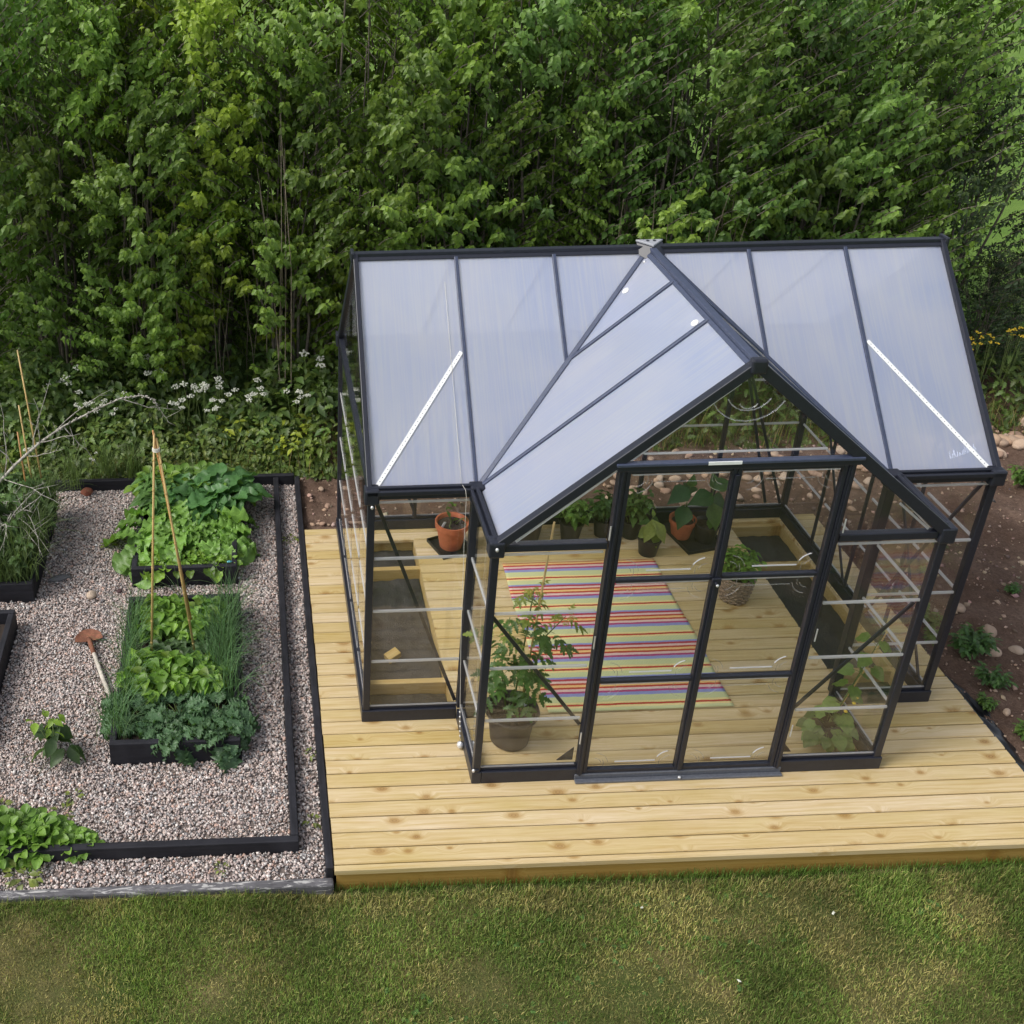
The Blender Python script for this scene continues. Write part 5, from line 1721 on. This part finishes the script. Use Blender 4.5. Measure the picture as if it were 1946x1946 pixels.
rng = np.random.default_rng(9); random.seed(9)
weeds = [("soil_weed", proto_plant("soil_weed", "leafy weed clump in the soil", "weed", "weeds on the bare soil", shoots(12, .20, .15, PALM, .075, (.075, .155, .040), pairs=5, yel=.2, droop=.4), LEAF)) for _ in range(2)]
for i, (xx, yy, s, lab) in enumerate(((4.20, .50, 1.25, "largest weed clump on the soil right of the deck"), (4.10, .86, .9, "yellowish weed clump on soil close to the greenhouse back corner"), (4.16, .20, .95, "toothed weed clump between the largest clump and the plastic sheet"),
                                      (4.02, .02, .6, "small weed on soil nearest the black plastic sheet"), (4.10, -.30, .8, "weed clump at the right edge level with the deck front corner"), (4.85, 1.10, .55, "little weed alone out on the bare soil"),
                                      (4.35, 1.35, .5, "low yellow weed on soil behind the greenhouse corner"), (4.65, 1.7, .5, "low weed far out on the bare soil"), (5.85, 2.55, 1.2, "bright weed clump near the fieldstone row"), (6.2, 2.3, 1.2, "weed clump at the far right before the stones"),
                                      (4.30, .62, .8, "weed behind the largest clump on the right soil"), (4.02, .66, .7, "weed clump touching the right deck edge"))):
    o = plant_at(weeds[i % 2][1], xx, yy, float(soil_z(np.array([xx]), np.array([yy]))[0]), random.uniform(0, 6.28), s * .82)
    o["label"] = lab

# ------------------------------------------------------------------ lilac hedge
def lilac(seed, H, R, nl=24, nb=44, col=G_LILAC, leaf=LILAC, ls=.073, yel=.5):
    """one lilac bush: stems from the ground, leafy branchlets gathered in lobes"""
    global rng
    rs = np.random.default_rng(seed); rng = rs; random.seed(seed)
    st, lb = MB(), LB()
    stems = []
    for i in range(13):
        a = i * 2.4 + rs.uniform(-.4, .4); r0 = rs.uniform(.04, .24); r1 = R * rs.uniform(.15, .75); h = H * rs.uniform(.6, .98)
        p = [Vector((r0 * math.cos(a), r0 * math.sin(a), -.25))]
        for t in (.3, .6, 1.0):
            rr = r0 + (r1 - r0) * t ** 1.4
            p.append(Vector((rr * math.cos(a) + rs.normal(0, .05), rr * math.sin(a) + rs.normal(0, .05), h * t)))
        st.tube(p, [.020, .015, .011, .005], 5, False)
        stems.append(p)
    P_, D_, U_, S_, C_ = [], [], [], [], []
    for l in range(nl):
        zt = (l + rs.uniform(0, 1)) / nl
        z = H * (.07 + .93 * zt)
        a = l * 2.39996 + rs.uniform(-.5, .5)
        prof = (.72 + .38 * math.sin(PI * min(1, zt * 1.05)) ** .7) * (1 if zt < .8 else max(.25, 1 - (zt - .8) * 3.2))
        rl = R * prof * rs.uniform(.75, 1.12)
        tone = rs.uniform(0, 1)
        lc = np.array(col) * (.55 + .72 * tone) + np.array((.065, .070, .0)) * max(0, rs.normal(.15, .45)) * yel
        c0 = Vector((rl * math.cos(a), rl * math.sin(a), z))
        for b in range(nb):
            tip = c0 + Vector((rs.normal(0, .20), rs.normal(0, .20), rs.normal(0, .25)))
            out = Vector((tip.x, tip.y, 0)); out = out.normalized() if out.length > .05 else Vector((math.cos(a), math.sin(a), 0))
            ln = rs.uniform(.20, .40)
            base = tip - (out * .75 + Vector((0, 0, .55))) * ln
            mid = base.lerp(tip, .55) + Vector((0, 0, .08 * ln))
            st.tube([base, mid, tip], [.005, .004, .002], 4, False)
            side = Vector((-out.y, out.x, 0))
            npair = rs.integers(6, 9)
            for k in range(npair):
                t = .22 + .78 * k / (npair - 1)
                q = base * (1 - t) ** 2 + mid * 2 * t * (1 - t) + tip * t * t
                ang = (k % 2) * PI / 2 + rs.uniform(-.35, .35)
                w = side * math.cos(ang) + Vector((0, 0, 1)) * math.sin(ang) * .8
                for sg in (-1, 1):
                    d = w * sg + out * rs.uniform(.25, .8) + Vector((rs.normal(0, .15), rs.normal(0, .15), rs.uniform(-.85, -.15)))
                    d = d.normalized()
                    P_.append(q + d * .015); D_.append(d)
                    U_.append(out * rs.uniform(.3, 1.0) + Vector((rs.normal(0, .25), rs.normal(0, .25), .8)))
                    s = ls * rs.uniform(.72, 1.12) * (1.05 - .30 * t)
                    S_.append(s)
                    C_.append(lc * rs.uniform(.78, 1.22) + np.array((.03, .035, .002)) * (t > .85))
    lb.add(leaf, np.array(P_), np.array(D_), np.array(U_), np.array(S_), np.clip(np.array(C_), .005, .6))
    return lb, st


def bush_proto(name, cat, group, seed, H, R, **kw):
    o = empty(name, None, cat, group=group)
    lb, st = lilac(seed, H, R, **kw)
    lb.build("foliage", LEAF, o)
    st.build("stem", MAT["bark"], o, smooth=True)
    return o


variants = [bush_proto("lilac_bush", "bush", "lilac hedge", 100, 4.4, .95), bush_proto("lilac_bush", "bush", "lilac hedge", 101, 4.0, .90), bush_proto("lilac_bush", "bush", "lilac hedge", 102, 4.7, 1.0),
            bush_proto("lilac_bush", "bush", "lilac hedge", 103, 3.2, .85, nl=19), bush_proto("lilac_bush", "bush", "lilac hedge", 104, 4.4, .95, col=(.165, .255, .045), yel=.9)]
front = [
    (-3.45, 4.75, 2, .3, 1.0, "lilac bush at the far left end of the hedge front"),
    (-2.55, 4.95, 0, 1.1, 1.0, "tall lilac bush behind the canes of the left raised bed"),
    (-1.75, 4.70, 1, 2.0, .92, "lilac bush behind the gap between left bed and bamboo tripod"),
    (-1.05, 5.05, 4, 3.1, 1.0, "yellow-green lilac bush behind the bamboo tripod"),
    (-.30, 4.60, 3, 4.2, 1.0, "shorter lilac bush leaning out just left of the greenhouse roof"),
    (.30, 4.95, 2, 5.0, 1.0, "tall lilac bush behind the left end of the greenhouse ridge"),
    (1.25, 4.75, 1, .9, 1.0, "lilac bush behind the left half of the greenhouse ridge"),
    (2.15, 4.90, 0, 2.6, 1.0, "lilac bush directly behind the white ridge hub"),
    (3.05, 4.65, 4, 1.7, .95, "yellow-green lilac bush behind the right half of the greenhouse ridge"),
    (3.95, 4.95, 2, 3.6, .98, "lilac bush behind the right end of the greenhouse ridge"),
    (4.75, 4.75, 3, .4, 1.05, "shorter lilac bush beyond the greenhouse's right back corner"),
    (5.6, 5.4, 1, 4.7, 1.05, "lilac bush above the yellow flowers"),
]
seen = set()
for (x, y_, vi, rz, s, lab) in front:
    o = variants[vi] if vi not in seen else copy_tree(variants[vi])
    seen.add(vi)
    o.location = (x, y_, -.02); o.rotation_euler = (0, 0, rz); o.scale = (s, s, s)
    o["label"] = lab
for i, x in enumerate((-4.2, -3.0, -1.9, -.7, .9, 1.9, 3.1, 4.3, 5.3)):
    o = copy_tree(variants[(i * 2 + 1) % 5])
    o.location = (x, 6.35 + .25 * math.sin(i * 2.1), -.1); o.rotation_euler = (0, 0, i * 1.7); o.scale = (1.02,) * 3
    o["label"] = "lilac bush in the shaded back row of the hedge, glimpsed between the front bushes"; o["group"] = "back row of the lilac hedge"
dark = [bush_proto("dark_shrub", "shrub", "dark shrubs", 200, 3.0, .9, nl=30, nb=20, col=(.045, .080, .035), leaf=OVATE, ls=.06, yel=.1)]
for i, (x, y_, s, lab) in enumerate(((6.35, 5.1, .95, "dark small-leaved shrub behind the greenhouse's right roof end"), (5.35, 4.15, .42, "low dark shrub at the foot of the hedge, right of the greenhouse"), (6.65, 6.5, .85, "large dark shrub at the right edge in front of the bright lawn"), (6.5, 4.55, .42, "low dark shrub under the yellow flowers"), (7.3, 4.7, .5, "low dark shrub at the right frame edge under yellow flowers"))):
    o = dark[0] if i == 0 else copy_tree(dark[0])
    o.location = (x, y_, -.05); o.rotation_euler = (0, 0, i * 1.9); o.scale = (s,) * 3
    o["label"] = lab

# thin dry stems standing in the dark gaps of the hedge
ds = empty("dry_stems", "pale dry stems standing in a dark gap of the hedge", "dead stems", (0, 0, 0), group="dry stems in the hedge")
m = MB(); random.seed(6)
for i in range(7):
    a = random.uniform(-.35, .35); b = random.uniform(-.15, .15); h = random.uniform(1.2, 2.6)
    m.tube([(a, b, 0), (a + random.gauss(0, .08), b, h * .5), (a + random.gauss(0, .18), b + random.gauss(0, .1), h)], [.005, .004, .002], 4, False)
m.build("stem", MAT["twig"], ds)
for i, (x, y_, z) in enumerate(((-1.45, 4.2, .8), (-.75, 4.35, .4), (-.35, 4.15, 1.4), (2.75, 4.1, .8), (3.5, 4.15, .9), (4.35, 4.3, .6), (.8, 4.2, 1.3))):
    o = ds if i == 0 else copy_tree(ds)
    o.location = (x, y_, z - 1.0); o.rotation_euler = (0, 0, i)

# ------------------------------------------------------------------ undergrowth at the hedge foot
rng = np.random.default_rng(77); random.seed(77)
lb, st = LB(), MB()


def under(n, xr, yr, hr, tpl, s, col, yel):
    x = rng.uniform(*xr, n); y = yr[0] + rng.uniform(0, 1, n) * (yr[1] - yr[0])
    ok = rng.uniform(0, 1, n) < np.clip(vnoise(x * 3.4 + 9, y * 3.4, 58, 3) * 2.6 - .55, .12, 1)
    x, y = x[ok], y[ok]; n = len(x)
    h = hr(x, y) * rng.uniform(.35, 1.12, n)
    P = np.stack([x, y, h - .08], 1)
    az = rng.uniform(0, 6.28, n)
    Dv = np.stack([np.cos(az), np.sin(az) - .35, rng.uniform(-.8, .25, n)], 1)
    pc = vnoise(x * 3, y * 3, 55, 3)[:, None]
    lb.add(tpl, P, Dv, np.stack([rng.normal(0, .3, n), rng.normal(-.3, .3, n), np.ones(n)], 1), s * rng.uniform(.6, 1.2, n), jitter(col, n, .26, yel) * (.45 + 1.0 * pc))


hl = lambda x, y: np.clip((y - 2.95) * .62, .03, .62) * (.35 + 1.15 * vnoise(x * 2.6, y * 2.6, 44, 3))
under(9500, (-3.6, .3), (3.02, 4.45), hl, PALM, .082, (.085, .145, .042), .35)
under(1800, (-3.6, .3), (3.3, 4.45), hl, OVATE, .10, (.07, .13, .045), .1)
under(3600, (-3.6, .3), (3.0, 3.5), hl, OVATE, .05, (.105, .155, .045), .6)
hl2 = lambda x, y: np.clip((y - 3.25) * .60, .02, .55) * (.5 + .8 * vnoise(x * 2.3, y * 2.3, 46, 3))
under(7500, (.3, 7.8), (3.30, 4.5), hl2, PALM, .08, (.075, .125, .038), .3)
n = 5200
x = rng.uniform(-3.6, 7.8, n); y = rng.uniform(3.0, 3.7, n) + np.where(x > .2, .28, 0)
lb.blades(np.stack([x, y, np.full(n, -.06)], 1), rng.uniform(0, 6.28, n), rng.uniform(.10, .34, n), rng.uniform(.2, 1.6, n), .006, np.where((rng.uniform(0, 1, n) < .3)[:, None], jitter((.22, .18, .08), n, .2), jitter((.075, .12, .03), n, .25)), 4)
tag(lb.build("undergrowth", LEAF), "tangled weeds and grass at the foot of the hedge", "undergrowth", kind="stuff")
m = MB()


def flower_plant(H, n, mat, big):
    p = empty("flowering_weed", None, "flowering weed")
    st = MB(); heads = []
    for i in range(n):
        hd = MB(); heads.append(hd)
        a = i * 2.4; r = .03 + .05 * random.random()
        t = Vector((math.cos(a) * r, math.sin(a) * r, H * random.uniform(.72, 1.0)))
        st.tube([(0, 0, 0), t * .5 + Vector((0, 0, .02)), t], [.004, .003, .002], 4, False)
        for k in range(big):
            a2 = k * 2.4; r2 = .0075 * math.sqrt(k)
            hd.ellipsoid(t + Vector((math.cos(a2) * r2 * 1.1 + random.gauss(0, .004), math.sin(a2) * r2 * 1.1 + random.gauss(0, .004), .006 - r2 * .3 + random.gauss(0, .004))), (.0078, .0078, .006), 0, 5, 4, .2)
    st.build("stem", MAT["stem"], p)
    for hd in heads: hd.build("flower_head", mat, p)
    return p


wf = flower_plant(.58, 3, MAT["petal"], 13); wf["group"] = "white umbels in the undergrowth"
for i, (x, y_, s) in enumerate(((-1.30, 3.62, 1.1), (-1.22, 3.70, 1.15), (-1.12, 3.66, 1.2), (-1.05, 3.75, 1.15), (-.98, 3.62, 1.05), (-.90, 3.70, 1.1), (-1.35, 3.55, .95), (-1.02, 3.50, .9), (-.66, 3.62, 1.05), (-.62, 3.68, 1.1), (-.30, 3.60, 1.0), (-.22, 3.66, 1.0), (-2.15, 3.6, .95), (-2.05, 3.62, .9), (-2.22, 3.68, .98), (-1.95, 3.55, .9), (-1.80, 3.72, 1.0), (-2.42, 3.85, 1.2), (-2.32, 3.9, 1.25), (-1.60, 4.0, 1.3), (-.1, 3.9, 1.45), (-2.62, 3.1, .62), (-2.56, 3.14, .66), (-2.05, 3.06, .5))):
    o = wf if i == 0 else copy_tree(wf)
    o.location = (x, y_, -.06); o.rotation_euler = (0, 0, i * 1.3); o.scale = (s,) * 3
    o["label"] = "white umbel-flowered weed standing in the undergrowth below the left half of the hedge"
yf = flower_plant(.78, 4, MAT["yellow_petal"], 6); yf["group"] = "yellow flowers right of the greenhouse"
for i, (x, y_, s) in enumerate(((6.02, 3.95, 1.0), (6.30, 4.02, 1.0), (6.48, 4.02, 1.1), (6.58, 4.08, 1.15), (6.72, 4.05, 1.1), (6.12, 4.0, 1.05), (5.95, 3.85, .6), (3.62, 3.75, 1.05), (3.95, 3.7, 1.0))):
    o = yf if i == 0 else copy_tree(yf)
    o.location = (x, y_, -.06); o.rotation_euler = (0, 0, i * 1.3); o.scale = (s,) * 3
    o["label"] = "yellow flowering weed in front of the dark shrubs at the right" if i < 7 else "yellow flowering weed seen through the porch gable glass"
    if i >= 7: o["group"] = "yellow flowers behind the porch gable"
lb2, st2 = shoots(6, .34, .2, OVATE, .10, (.22, .29, .05), pairs=4, yel=.2, droop=.4)
ys_ = proto_plant("yellowing_seedling", "yellow-leaved seedling in the undergrowth left of the greenhouse", "seedling", "yellowing seedlings below the hedge", (lb2, st2), LEAF)
for (x, y_, s) in ((-.52, 3.42, .8), (-.35, 3.30, .9), (-.15, 3.24, 1.0), (-.65, 3.5, .9), (-.28, 3.55, 1.1), (-1.35, 3.48, .9), (-.85, 3.62, 1.2)):
    plant_at(ys_, x, y_, -.05, random.uniform(0, 6.28), s)
for o in list(bpy.data.objects):
    if "_used" in o: del o["_used"]
